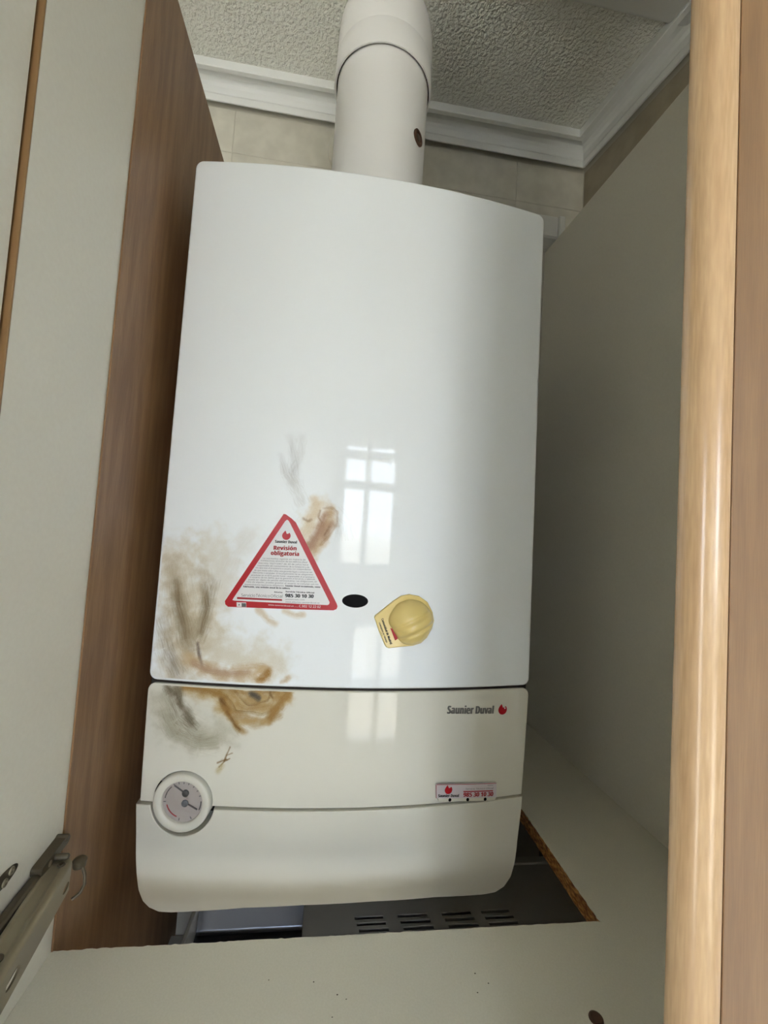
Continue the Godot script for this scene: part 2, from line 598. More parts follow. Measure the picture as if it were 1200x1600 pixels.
# stains: [colour, wash strength, width, hairs, points ...] brushed along a path, in metres on the cover
func upper_stains() -> Array:
	var veil := Color(0.80, 0.745, 0.63)
	var tan_ := Color(0.76, 0.65, 0.49)
	var pink := Color(0.67, 0.53, 0.43)
	var brown := Color(0.62, 0.46, 0.25)
	var grime := Color(0.47, 0.41, 0.31)
	return [
		[veil, 0.75, 0.042, 0, [[-0.188, 0.30], [-0.170, 0.25], [-0.172, 0.195]]],
		[veil, 0.65, 0.034, 0, [[-0.160, 0.235], [-0.130, 0.212], [-0.085, 0.203]]],
		[veil, 0.45, 0.030, 0, [[-0.150, 0.32], [-0.140, 0.285], [-0.148, 0.25]]],
		[Color(0.86, 0.84, 0.80), 0.5, 0.016, 14, [[-0.112, 0.335], [-0.128, 0.312], [-0.137, 0.285]]],
		[Color(0.68, 0.62, 0.51), 0.42, 0.017, 90, [[-0.190, 0.300], [-0.184, 0.268], [-0.176, 0.240], [-0.166, 0.216]]],
		[Color(0.62, 0.55, 0.44), 0.34, 0.011, 80, [[-0.182, 0.272], [-0.172, 0.240], [-0.164, 0.212]]],
		[Color(0.68, 0.62, 0.52), 0.30, 0.013, 60, [[-0.160, 0.296], [-0.153, 0.268], [-0.154, 0.240], [-0.159, 0.222]]],
		[grime, 0.20, 0.007, 60, [[-0.186, 0.285], [-0.181, 0.258], [-0.171, 0.224]]],
		[grime, 0.15, 0.005, 40, [[-0.156, 0.282], [-0.152, 0.258], [-0.156, 0.230]]],
		[grime, 0.10, 0.008, 35, [[-0.146, 0.288], [-0.150, 0.262], [-0.157, 0.232]]],
		[grime, 0.12, 0.014, 50, [[-0.199, 0.245], [-0.188, 0.215], [-0.174, 0.188]]],
		[Color(0.50, 0.46, 0.44), 0.15, 0.010, 20, [[-0.185, 0.210], [-0.176, 0.186]]],
		[Color(0.36, 0.29, 0.26), 0.55, 0.0028, 16, [[-0.158, 0.221], [-0.1555, 0.210], [-0.1513, 0.1985]]],
		[tan_, 0.75, 0.012, 20, [[-0.166, 0.206], [-0.152, 0.196], [-0.128, 0.191], [-0.098, 0.193]]],
		[pink, 0.45, 0.006, 20, [[-0.160, 0.200], [-0.146, 0.1945], [-0.122, 0.1925], [-0.104, 0.195]]],
		[tan_, 0.55, 0.006, 14, [[-0.120, 0.198], [-0.098, 0.200], [-0.088, 0.2005]]],
		[brown, 0.95, 0.0075, 24, [[-0.0925, 0.1885], [-0.0870, 0.1905], [-0.0845, 0.1975]]],
		[tan_, 0.75, 0.005, 10, [[-0.0965, 0.194], [-0.0880, 0.201]]],
		[tan_, 0.6, 0.004, 6, [[-0.070, 0.1865], [-0.0655, 0.188], [-0.0635, 0.1915]]],
		[Color(0.83, 0.75, 0.62), 0.9, 0.015, 12, [[-0.046, 0.372], [-0.054, 0.354], [-0.060, 0.338]]],
		[Color(0.78, 0.67, 0.53), 1.0, 0.0130, 16, [[-0.0320, 0.3630], [-0.0375, 0.347], [-0.047, 0.329], [-0.0540, 0.314]]],
		[pink, 0.85, 0.0075, 30, [[-0.0375, 0.361], [-0.0405, 0.348], [-0.0475, 0.334], [-0.0540, 0.321]]],
		[pink, 0.6, 0.006, 14, [[-0.0300, 0.352], [-0.0375, 0.338]]],
		[Color(0.58, 0.44, 0.30), 0.30, 0.0022, 5, [[-0.0395, 0.3685], [-0.0310, 0.3700], [-0.0245, 0.3655], [-0.0240, 0.353], [-0.0320, 0.339], [-0.0400, 0.330]]],
		[Color(0.56, 0.42, 0.30), 0.35, 0.0018, 4, [[-0.0425, 0.366], [-0.0440, 0.359], [-0.0400, 0.3535]]],
		[Color(0.56, 0.43, 0.31), 0.45, 0.0024, 6, [[-0.0600, 0.3565], [-0.0550, 0.3535], [-0.0515, 0.3555]]],
		[Color(0.52, 0.40, 0.31), 0.40, 0.0018, 4, [[-0.032, 0.3495], [-0.0365, 0.340]]],
		[Color(0.68, 0.67, 0.65), 0.15, 0.007, 14, [[-0.0790, 0.440], [-0.0745, 0.416], [-0.0700, 0.396]]],
		[Color(0.70, 0.69, 0.67), 0.15, 0.007, 9, [[-0.068, 0.440], [-0.0685, 0.42], [-0.074, 0.404]]],
		[Color(0.67, 0.66, 0.64), 0.18, 0.006, 10, [[-0.0870, 0.420], [-0.081, 0.402], [-0.072, 0.391]]],
		[Color(0.70, 0.68, 0.63), 0.10, 0.010, 26, [[-0.080, 0.404], [-0.070, 0.386], [-0.060, 0.370]]],
		[Color(0.70, 0.69, 0.66), 0.0, 0.012, 20, [[-0.030, 0.368], [-0.018, 0.352], [-0.016, 0.335]]],
		[tan_, 0.55, 0.0055, 8, [[-0.098, 0.259], [-0.088, 0.2495], [-0.080, 0.246]]],
		[tan_, 0.45, 0.0045, 8, [[-0.072, 0.259], [-0.060, 0.2555], [-0.052, 0.2565]]],
	]


func lower_stains() -> Array:
	var brown := Color(0.60, 0.46, 0.26)
	var tan_ := Color(0.70, 0.585, 0.39)
	var dark := Color(0.40, 0.28, 0.14)
	var grime := Color(0.40, 0.36, 0.285)
	var out := [
		[Color(0.66, 0.64, 0.55), 0.55, 0.026, 0, [[-0.186, 0.158], [-0.176, 0.138], [-0.150, 0.128], [-0.125, 0.132]]],
		[Color(0.60, 0.57, 0.48), 0.40, 0.012, 60, [[-0.186, 0.145], [-0.172, 0.127], [-0.148, 0.121], [-0.128, 0.124]]],
		[tan_, 0.95, 0.014, 20, [[-0.164, 0.1765], [-0.130, 0.171], [-0.100, 0.167], [-0.068, 0.172]]],
		[tan_, 0.85, 0.013, 20, [[-0.128, 0.160], [-0.100, 0.157], [-0.080, 0.158], [-0.066, 0.168]]],
		[brown, 0.80, 0.006, 34, [[-0.168, 0.1765], [-0.140, 0.1740], [-0.125, 0.168]]],
		[brown, 0.55, 0.0045, 24, [[-0.130, 0.1765], [-0.105, 0.1735], [-0.085, 0.1760], [-0.062, 0.1775]]],
	]
	# dried rings round the place where the drip sat
	for k in 6:
		var r: float = [0.0120, 0.0175, 0.0225, 0.0275, 0.0325, 0.0365][k]
		var pts := []
		for j in 9:
			var f := deg_to_rad(lerpf([190.0, 196.0, 200.0, 205.0, 214.0, 225.0][k], [352.0, 350.0, 345.0, 335.0, 328.0, 318.0][k], j / 8.0))
			pts.append([-0.096 + cos(f) * r * (1.12 + 0.09 * sin(j * 2.3 + k)), 0.1800 + sin(f) * r * (1.0 + 0.08 * cos(j * 1.7 + k))])
		out.append([[brown, dark, brown, dark, brown, brown][k], [0.22, 0.16, 0.28, 0.16, 0.45, 0.45][k], [0.0036, 0.0022, 0.0045, 0.0022, 0.0060, 0.0050][k], [10, 8, 10, 8, 16, 10][k], pts])
	out.append_array([
		[brown, 0.90, 0.0065, 30, [[-0.060, 0.1770], [-0.0680, 0.1680], [-0.0745, 0.1555], [-0.080, 0.1475]]],
		[tan_, 0.85, 0.006, 14, [[-0.112, 0.1430], [-0.097, 0.1465], [-0.083, 0.1465]]],
		[dark, 0.65, 0.0042, 16, [[-0.1300, 0.1665], [-0.1265, 0.1610], [-0.1225, 0.1565]]],
		[brown, 0.75, 0.0055, 26, [[-0.1245, 0.1575], [-0.117, 0.1465], [-0.110, 0.139], [-0.104, 0.1345]]],
		[dark, 0.30, 0.0022, 8, [[-0.1225, 0.154], [-0.115, 0.143], [-0.108, 0.136]]],
		[Color(0.31, 0.29, 0.26), 0.85, 0.0040, 20, [[-0.1005, 0.1735], [-0.0955, 0.1715], [-0.0915, 0.1690]]],
		[dark, 0.5, 0.0022, 6, [[-0.0795, 0.180], [-0.0805, 0.1735], [-0.0775, 0.170]]],
		[dark, 0.35, 0.0020, 6, [[-0.0700, 0.1785], [-0.0655, 0.1765], [-0.0615, 0.1790]]],
		[grime, 0.60, 0.0060, 40, [[-0.1860, 0.1760], [-0.1800, 0.1690]]],
		[grime, 0.65, 0.0065, 46, [[-0.1745, 0.1765], [-0.1720, 0.166], [-0.170, 0.158]]],
		[grime, 0.60, 0.0065, 40, [[-0.1700, 0.158], [-0.1630, 0.150], [-0.1570, 0.142]]],
		[grime, 0.12, 0.012, 60, [[-0.182, 0.166], [-0.170, 0.145], [-0.152, 0.132]]],
		[Color(0.84, 0.83, 0.78), 0.0, 0.008, 26, [[-0.178, 0.152], [-0.166, 0.136], [-0.150, 0.127]]],
		[dark, 0.6, 0.0012, 4, [[-0.1165, 0.1190], [-0.1190, 0.112], [-0.1215, 0.104], [-0.1260, 0.0985]]],
		[dark, 0.5, 0.0010, 3, [[-0.1215, 0.104], [-0.1160, 0.1075]]],
		[dark, 0.5, 0.0010, 3, [[-0.1195, 0.1105], [-0.1135, 0.1130]]],
		[dark, 0.6, 0.0014, 4, [[-0.1280, 0.1025], [-0.1195, 0.1065]]],
		[Color(0.70, 0.63, 0.44), 0.6, 0.0045, 6, [[-0.123, 0.100], [-0.1265, 0.0950]]],
	])
	return out


func stain_texture(area: Rect2, strokes: Array, base: Color) -> ImageTexture:
	var per := 2400.0
	var w := int(area.size.x * per)
	var h := int(area.size.y * per)
	var im := Image.create(w, h, false, Image.FORMAT_RGB8)
	im.fill(base)
	var fine := FastNoiseLite.new()
	fine.seed = 3
	fine.frequency = 0.45
	fine.fractal_octaves = 2
	var wave := FastNoiseLite.new()
	wave.seed = 4
	wave.frequency = 0.022
	wave.fractal_octaves = 4
	var rng := RandomNumberGenerator.new()
	rng.seed = 77
	for s in strokes:
		var col: Color = s[0]
		var strength: float = s[1]
		var r: float = s[2]
		var path: Array[Vector2] = []
		for q in s[4]:
			path.append(Vector2(q[0], q[1]))
		# the wash: dirt that thins out in specks
		if strength > 0.0:
			var lo := path[0]
			var hi := path[0]
			for q in path:
				lo = lo.min(q)
				hi = hi.max(q)
			var x0 := maxi(0, int((lo.x - r * 1.3 - area.position.x) * per))
			var x1 := mini(w - 1, int((hi.x + r * 1.3 - area.position.x) * per))
			var y0 := maxi(0, int((area.end.y - hi.y - r * 1.3) * per))
			var y1 := mini(h - 1, int((area.end.y - lo.y + r * 1.3) * per))
			for y in range(y0, y1 + 1):
				for x in range(x0, x1 + 1):
					var q := Vector2(area.position.x + x / per, area.end.y - y / per)
					var near := 1e9
					for k in path.size() - 1:
						near = minf(near, q.distance_squared_to(Geometry2D.get_closest_point_to_segment(q, path[k], path[k + 1])))
					var dist := sqrt(near) / r + wave.get_noise_2d(x, y) * 0.45
					if dist >= 1.0:
						continue
					var body := smoothstep(1.0, 0.0, dist)
					var speck := 0.5 + 0.5 * fine.get_noise_2d(x, y)
					im.set_pixel(x, y, im.get_pixel(x, y).lerp(col, clampf(strength * body * (0.55 + 0.75 * speck), 0.0, 1.0)))
		# the hairs: fine wiped scratches along the path
		for k in int(s[3]) * 4:
			var t := rng.randf_range(-0.1, 0.8) * (path.size() - 1)
			var run := rng.randf_range(0.15, 0.55) * (path.size() - 1)
			var off := clampf(rng.randfn(0.0, 0.42), -1.1, 1.1) * r
			var drift := rng.randf_range(-0.35, 0.35) * r
			var alpha := rng.randf_range(0.025, 0.095)
			var steps := int(run * r * 0.0 + run * path[0].distance_to(path[-1]) / maxi(1, path.size() - 1) * per * 1.3) + 4
			for j in steps:
				var p := t + run * j / steps
				if p < 0.0 or p > path.size() - 1.001:
					continue
				var i := int(p)
				var d := (path[i + 1] - path[i]).normalized()
				var q := path[i].lerp(path[i + 1], p - i) + d.orthogonal() * (off + drift * j / steps)
				var x := int((q.x - area.position.x) * per)
				var y := int((area.end.y - q.y) * per)
				if x < 1 or y < 1 or x >= w - 1 or y >= h - 1:
					continue
				var fade := sin(PI * (j + 0.5) / steps)
				im.set_pixel(x, y, im.get_pixel(x, y).lerp(col, alpha * fade))
				im.set_pixel(x + 1, y, im.get_pixel(x + 1, y).lerp(col, alpha * fade * 0.5))
	return ImageTexture.create_from_image(im)


# ---------------------------------------------------------------- the kitchen
func make_room() -> void:
	var left := -1.9
	var right := 1.5
	var front := 2.3
	structure("floor", boxed(Vector3(left - 0.1, -SHELF - 0.1, BACK - 0.15), Vector3(right + 0.1, -SHELF, front + 0.15)), M.floor_tile)
	structure("ceiling", boxed(Vector3(left - 0.1, CEIL, BACK - 0.15), Vector3(right + 0.1, CEIL + 0.12, front + 0.15)), M.ceiling_stucco)
	var wall := structure("wall_back", boxed(Vector3(left - 0.1, -SHELF, BACK - 0.15), Vector3(0.75, CEIL, BACK - 0.0012)), M.grout)
	var side := Shape.new()
	side.box(Vector3(left - 0.1, -SHELF, BACK - 0.0012), Vector3(left, CEIL, 1.15))
	side.box(Vector3(left - 0.1, -SHELF, 1.75), Vector3(left, CEIL, front))
	side.box(Vector3(left - 0.1, 0.75, 1.15), Vector3(left, CEIL, 1.75))
	structure("wall_left", side, M.wall_paint)
	side = Shape.new()
	for q in [[1.15, 1.20, -SHELF, 0.75], [1.70, 1.75, -SHELF, 0.75], [1.15, 1.75, 0.69, 0.75], [1.15, 1.75, -SHELF, -SHELF + 0.12]]:
		side.box(Vector3(left - 0.075, q[2], q[0]), Vector3(left - 0.02, q[3], q[1]), 0.005)
	var balcony := structure("door_1", side, M.window_white)
	part(balcony, "pane", boxed(Vector3(left - 0.05, -SHELF + 0.1, 1.17), Vector3(left - 0.046, 0.72, 1.73)), M.glass)
	structure("wall_right", boxed(Vector3(right, -SHELF, 0.36), Vector3(right + 0.1, CEIL, front)), M.wall_paint)
	# tiles of the back wall
	var names := ["plain", "pale", "deep"]
	var k := 0
	for j in 8:
		for i in 5:
			var x0 := -0.8285 + 0.2825 * i
			var y0 := 1.048 - 0.2 * j
			var x1 := minf(x0 + 0.2825, 0.458)
			var y1 := minf(y0 + 0.2, 1.1328)
			if i == 4:
				x1 = minf(x0 + 0.2825, 0.4495)
			part(wall, "tile", boxed(Vector3(x0 + 0.0006, y0 + 0.0006, BACK - 0.009), Vector3(x1 - 0.0006, y1 - 0.0006, BACK), 0.0006), M["tile_" + names[(k * 7 + j) % 3]])
			k += 1
	# the pier right of the cupboard stands a little out of square
	var turn := Basis(Vector3.UP, atan2(0.157, 0.988))
	var s := Shape.new()
	s.tf = Transform3D(turn, Vector3(0.4502, 0, BACK))
	s.box(Vector3(0.0012, -SHELF, -0.03), Vector3(0.16, CEIL, 0.66))
	var pier := structure("wall_side", s, M.grout)
	for j in 8:
		for i in 2:
			var t := Shape.new()
			t.tf = s.tf
			var y0 := 1.048 - 0.2 * j
			t.box(Vector3(0.0, y0 + 0.0006, 0.0006 + 0.33 * i), Vector3(0.009, minf(y0 + 0.2, 1.1328) - 0.0006, 0.33 * i + 0.3294), 0.0006)
			part(pier, "tile", t, M.tile_brown)
	s = Shape.new()
	s.box(Vector3(0.5, -SHELF, 0.36), Vector3(right + 0.1, CEIL, 0.46))
	structure("wall_niche", s, M.wall_paint)
	# cornice
	var prof := [[-0.0075, 1.150], [0.0105, 1.141], [0.0125, 1.131], [0.0148, 1.131], [0.0155, 1.1430], [0.0095, 1.1452], [0.0090, 1.1466], [0.0128, 1.1482], [0.0140, 1.1510], [0.0155, 1.1580], [0.0190, 1.1630], [0.0250, 1.1668], [0.0320, 1.1690], [0.0400, 1.1695], [0.0402, 1.1600], [0.0480, 1.1600], [0.0490, 1.1615], [0.0490, CEIL]]
	trim("trim_1", prof, Vector3(-0.9, 0, BACK), Vector3(1, 0, 0), Vector3(0, 0, 1), 0.0, 1.3502, 0.0, 0.85)
	trim("trim_2", prof, Vector3(0.4502, 0, BACK), turn * Vector3(0, 0, 1), turn * Vector3(-1, 0, 0), 0.0, 0.42, 0.85, 0.0)
	s = Shape.new()
	s.prism(poly([[-0.095, CEIL + 0.001], [-0.095, CEIL - 0.007], [-0.09, CEIL - 0.010], [0.02, CEIL - 0.012], [0.03, CEIL - 0.02], [0.05, CEIL - 0.02], [0.05, CEIL + 0.001]]), 0, 1)
	var tr := Shape.new()
	tr.tf = Transform3D(Basis(Vector3(0, 0, 1), Vector3(0, 1, 0), Vector3(-1, 0, 0)), Vector3(0.52, 0, 0))
	tr.prism(poly([[-0.095, CEIL - 0.0003], [-0.095, CEIL - 0.007], [-0.09, CEIL - 0.010], [0.02, CEIL - 0.012], [0.03, CEIL - 0.02], [0.05, CEIL - 0.02], [0.05, CEIL - 0.0003]]), 0, 1.5)
	structure("trim_3", tr, M.plaster)
	# window wall behind the camera: a casement over a glazed lower light, wide curtained windows at both sides, the left one added for its light
	var lights := [["window_1", -0.06, 0.56, 0.10, 0.96, [0.22], [0.66, 0.86]], ["window_2", 0.14, 0.80, -1.10, -0.22, [0.47], [-0.62]], ["window_3", 0.86, 1.40, 0.10, 0.96, [1.13], [0.66]], ["window_4", -0.95, -0.26, 0.10, 0.96, [-0.60], [0.66]]]
	var xs: Array[float] = [left - 0.1, right + 0.1]
	var ys: Array[float] = [-SHELF, CEIL]
	for q in lights:
		xs.append_array([q[1], q[2]])
		ys.append_array([q[3], q[4]])
	xs.sort()
	ys.sort()
	var st := Shape.new()
	for i in xs.size() - 1:
		for j in ys.size() - 1:
			if xs[i + 1] - xs[i] < 1e-6 or ys[j + 1] - ys[j] < 1e-6:
				continue
			var mid := Vector2((xs[i] + xs[i + 1]) / 2, (ys[j] + ys[j + 1]) / 2)
			if not lights.any(func(q): return mid.x > q[1] and mid.x < q[2] and mid.y > q[3] and mid.y < q[4]):
				st.box(Vector3(xs[i], ys[j], front), Vector3(xs[i + 1], ys[j + 1], front + 0.15))
	structure("wall_front", st, M.wall_paint)
	for q in lights:
		window(q[0], q[1], q[2], q[3], q[4], front, q[5], q[6])
	for q in [[0.66, 1.49, "right"], [-1.05, -0.20, "left"]]:  # left curtain and rail are added along with the unseen light window
		var folds := PackedVector2Array()
		for i in 121:
			folds.append(Vector2(lerpf(q[0], q[1], i / 120.0), 0.018 * sin(i * 0.62) + 0.006 * sin(i * 0.23)))
		for i in range(120, -1, -1):
			folds.append(folds[i] + Vector2(0, 0.0015))
		st = Shape.new()
		st.tf = Transform3D(Basis(Vector3(1, 0, 0), Vector3(0, 0, 1), Vector3(0, -1, 0)), Vector3(0, 0, front - 0.06))
		st.prism(folds, -1.02, 0.05)
		top(mi(st, M.curtain), "curtain", "sheer white curtain (left one added for light) to the %s of the casement behind the viewer" % q[2], "curtain")
		top(mi(boxed(Vector3(q[0] - 0.05, 1.02, front - 0.075), Vector3(minf(q[1] + 0.05, 1.495), 1.045, front), 0.004), M.window_white), "curtain_rail", "white rail of the sheer curtain (left one added for light) to the %s of the casement" % q[2], "rail")


func window(called: String, x0: float, x1: float, y0: float, y1: float, z: float, posts: Array, rails: Array) -> void:
	var w := Shape.new()
	var bars := [[x0, y0, x0 + 0.04, y1], [x1 - 0.04, y0, x1, y1], [x0, y0, x1, y0 + 0.045], [x0, y1 - 0.04, x1, y1]]
	for p in posts:
		bars.append([p - 0.03, y0, p + 0.03, y1])
	for r in rails:
		bars.append([x0, r - 0.03, x1, r + 0.03])
	for b in bars:
		w.box(Vector3(b[0], b[1], z + 0.04), Vector3(b[2], b[3], z + 0.10), 0.006)
	var win := structure(called, w, M.window_white)
	part(win, "pane", boxed(Vector3(x0, y0, z + 0.068), Vector3(x1, y1, z + 0.072)), M.glass)


func trim(called: String, prof: Array, at: Vector3, along: Vector3, out: Vector3, l0: float, l1: float, mitre0: float, mitre1: float) -> void:
	var s := Shape.new()
	for i in prof.size() - 1:
		var a := Vector2(prof[i][0], prof[i][1])
		var b := Vector2(prof[i + 1][0], prof[i + 1][1])
		var d := (b - a).normalized()
		var nn := out * d.y - Vector3.UP * d.x
		nn = nn.normalized()
		if nn.dot(out - Vector3.UP) < 0:
			nn = -nn
		var q := func(p: Vector2, e: int) -> Vector3:
			var l := l0 + p.x * mitre0 if e == 0 else l1 - p.x * mitre1
			return at + along * l + out * p.x + Vector3.UP * p.y
		s.quad(q.call(a, 0), q.call(a, 1), q.call(b, 1), q.call(b, 0), nn, nn, nn, nn)
	structure(called, s, M.plaster)


# ---------------------------------------------------------------- cupboard
func make_cupboard() -> void:
	cupboard = thing("boiler_cupboard", "white and brown wall cupboard with open doors built round the white boiler", "cupboard")
	# left side: white board with a brown front edge, lined with a wooden panel
	var board := part(cupboard, "side_board", boxed(Vector3(-0.2416, -0.62, BACK + 0.001), Vector3(-0.2257, 0.8800, 0.2005)), M.white_laminate, "white left side board")
	part(board, "edge_band", boxed(Vector3(-0.2416, -0.62, 0.2005), Vector3(-0.2257, 0.8800, 0.2020), 0.0004), M.edge_band, "brown edge strip")
	part(cupboard, "wooden_panel", boxed(Vector3(-0.2256, -0.62, BACK + 0.001), Vector3(-0.2241, 0.8807, 0.0915), 0.0004), M.side_wood, "brown wood lining of the left side")
	var skew := Transform3D(Basis(Vector3.UP, atan2(0.0235, 0.53)), Vector3(0.3700, 0, -0.3325))
	var sb := Shape.new()
	sb.tf = skew
	sb.box(Vector3(0, -0.62, 0), Vector3(0.016, 0.9459, 0.53))
	board = part(cupboard, "side_board", sb, M.white_laminate, "shaded white right side board")
	sb = Shape.new()
	sb.tf = skew
	sb.box(Vector3(0, -0.62, 0.53), Vector3(0.016, 0.9459, 0.5315), 0.0004)
	part(board, "edge_band", sb, M.edge_band, "brown edge strip")
	# shelf with the rough cut-out
	var rng := RandomNumberGenerator.new()
	rng.seed = 9
	var cut := PackedVector2Array()
	var rough := func(a: Vector2, b: Vector2, amount: float) -> void:
		var c := int(a.distance_to(b) / 0.0035)
		for i in c:
			cut.append(a.lerp(b, float(i) / c) + Vector2(rng.randf_range(-1, 1), rng.randf_range(-1, 1)) * amount)
	# outline in x, -z
	cut.append(Vector2(-0.2255, -0.197))
	cut.append(Vector2(0.3934, -0.197))
	cut.append(Vector2(0.3698, 0.3320))
	cut.append(Vector2(0.2416, 0.3325))
	rough.call(Vector2(0.2416, 0.3325), Vector2(0.2416, -0.0906), 0.0005)
	cut.append(Vector2(0.2432, -0.0925))
	rough.call(Vector2(0.2400, -0.0906), Vector2(-0.2239, -0.0906), 0.0005)
	cut.append(Vector2(-0.2255, -0.0906))
	var flat := Transform3D(Basis(Vector3(1, 0, 0), Vector3(0, 0, -1), Vector3(0, 1, 0)), Vector3.ZERO)
	var s := Shape.new()
	s.tf = flat
	s.prism(cut, -0.0008, 0.0003)
	var o := part(cupboard, "shelf", s, M.shelf_laminate, "white bottom shelf with a rough cut-out")
	s = Shape.new()
	s.tf = flat
	s.prism(cut, -0.0170, -0.0008)
	part(o, "chipboard_core", s, M.chipboard, "raw brown chipboard edge")
	part(o, "front_edge", boxed(Vector3(-0.2255, -0.0170, 0.1971), Vector3(0.3930, 0.0003, 0.1981), 0.0003), M.white_laminate)
	s = Shape.new()
	s.tf = Transform3D(Basis(), Vector3(0.1870, 0.0003, 0.1663))
	s.lathe([[0.0052, 0.0], [0.0050, 0.0008], [0.0040, 0.0010], [0.0034, 0.0004], [0.0012, 0.0003], [0.0, 0.0003]], 24)
	part(o, "cam_fitting", s, M.rust_ring, "small dark round fitting")
	for q in GRIT:
		s = Shape.new()
		s.tf = Transform3D(Basis(Vector3.UP, q[0] * 90.0).scaled(Vector3(q[2], q[2] * 0.5, q[2] * 0.7)), Vector3(q[0], 0.0003, q[1]))
		s.lathe([[1.0, 0.0], [0.85, 0.5], [0.4, 0.95], [0.0, 1.0]], 9)
		part(o, "grit", s, M.grit)


# ---------------------------------------------------------------- boiler
func upper(q: Vector2) -> float:
	return BOW * (1.0 - q.x * q.x / (HALF * HALF))


func lower(q: Vector2) -> float:
	var t := clampf((0.178 - q.y) / 0.12, 0.0, 1.0)
	return upper(q) - 0.002 * t * t


func flap(q: Vector2) -> float:
	var d := maxf(0.0, 0.012 - q.y)
	return upper(q) + 0.0003 - 3.2 * d * d


func make_boiler() -> void:
	var o := thing("gas_boiler", "white wall-hung gas boiler with scorch marks on its glossy bulging front", "boiler")
	part(o, "casing", boxed(Vector3(-0.198, -0.035, BACK), Vector3(0.198, 0.738, -0.03), 0.004), M.white_paint)
	var s := Shape.new()
	s.shell(rounded(poly([[-0.2055, 0.1803], [0.2093, 0.1818], [0.2015, 0.7440], [-0.205, 0.7418]]), [0.0085, 0.008, 0.009, 0.009]), upper, 0.003, -0.30, Vector2(0.006, 0.08), Rect2(-0.21, 0.175, 0.425, 0.575))
	part(o, "upper_cover", s, M.white_enamel, "glossy white upper cover with scorch marks")
	s = Shape.new()
	s.shell(rounded(poly([[-0.2036, 0.0580], [0.2066, 0.0590], [0.2090, 0.1788], [-0.2052, 0.1777]]), [0.001, 0.001, 0.008, 0.008]), lower, 0.0016, -0.28, Vector2(0.006, 0.012), Rect2(-0.21, 0.052, 0.425, 0.13), [ellipse(Vector2(-0.1595, 0.0620), Vector2(0.0301, 0.0303), 72)])
	part(o, "lower_cover", s, M.white_plastic_stained, "white lower cover with brown scorch marks")
	var edge := poly([[-0.2064, 0.0565], [-0.2039, 0.0302], [-0.2003, -0.0116], [-0.1982, -0.0315], [-0.1944, -0.0454], [-0.1885, -0.0538], [-0.1790, -0.0592], [-0.1657, -0.0587], [-0.1371, -0.0537], [-0.0917, -0.0463], [-0.0317, -0.0424], [0.0392, -0.0419], [0.1097, -0.0451], [0.1696, -0.0530], [0.1836, -0.0529], [0.1935, -0.0462], [0.1994, -0.0330], [0.2014, -0.0157], [0.2025, 0.0101], [0.2058, 0.0462], [0.2062, 0.0582]])
	edge = Geometry2D.clip_polygons(edge, ellipse(Vector2(-0.1595, 0.0612), Vector2(0.0322, 0.0325), 72))[0]
	s = Shape.new()
	s.shell(edge, flap, 0.0010, -0.10, Vector2(0.006, 0.008))
	part(o, "flap", s, M.white_plastic)
	# dark strips painted as the shade deep in the joints between the covers
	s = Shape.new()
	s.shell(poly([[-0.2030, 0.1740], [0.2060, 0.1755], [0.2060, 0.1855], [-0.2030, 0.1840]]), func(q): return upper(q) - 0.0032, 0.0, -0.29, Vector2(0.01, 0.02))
	part(o, "joint_shade", s, M.joint_shade)
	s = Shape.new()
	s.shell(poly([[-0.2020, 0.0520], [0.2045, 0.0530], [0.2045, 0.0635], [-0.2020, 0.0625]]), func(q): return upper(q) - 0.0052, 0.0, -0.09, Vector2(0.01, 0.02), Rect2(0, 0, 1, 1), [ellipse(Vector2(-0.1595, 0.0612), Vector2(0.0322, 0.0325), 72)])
	part(o, "joint_shade", s, M.joint_shade)
	# pressure gauge
	var c := Shape.point(lower, Vector2(-0.1595, 0.0620))
	var nz := Shape.normal(lower, Vector2(-0.1595, 0.0620))
	var bx := Vector3.UP.cross(nz).normalized()
	var by := nz.cross(bx)
	var gauge := Transform3D(Basis(bx, nz, -bx.cross(nz).cross(Vector3.ZERO) + bx.cross(nz)), c)
	s = Shape.new()
	s.tf = gauge
	s.lathe([[0.0290, -0.026], [0.0290, 0.0032], [0.0284, 0.0044], [0.0272, 0.0050], [0.0240, 0.0046], [0.0216, 0.0036], [0.0208, 0.0028], [0.0206, -0.001]], 64)
	var ring := part(o, "pressure_gauge", s, M.white_plastic)
	s = Shape.new()
	s.tf = gauge
	s.lathe([[0.0208, 0.0002], [0.0, 0.0002]], 48)
	part(ring, "dial", s, M.dial)
	var dial := func(p: Array, z0: float, z1: float) -> Shape:
		var d := Shape.new()
		d.tf = Transform3D(Basis(bx, by, nz), c)
		d.prism(poly(p), z0, z1)
		return d
	for q in [[0.0025, 0.0084, -0.0092, 0.0154], [0.0033, -0.0010, 0.0155, -0.0069]]:
		var a := Vector2(q[0], q[1])
		var b := Vector2(q[2], q[3])
		var w := (b - a).normalized().orthogonal() * 0.0007
		part(ring, "needle", dial.call([[a.x - w.x, a.y - w.y], [b.x - w.x, b.y - w.y], [b.x + w.x, b.y + w.y], [a.x + w.x, a.y + w.y]], 0.0008, 0.0012), M.needle)
	for q in [[0.0025, 0.0084, "needle"], [0.0026, -0.0016, "hub"]]:
		s = Shape.new()
		s.tf = gauge * Transform3D(Basis(), gauge.basis.inverse() * (bx * q[0] + by * q[1]))
		s.lathe([[0.0034, 0.0003], [0.0034, 0.0016], [0.0028, 0.0021], [0.0, 0.0021]], 20)
		part(ring, "needle_hub", s, M[q[2]])
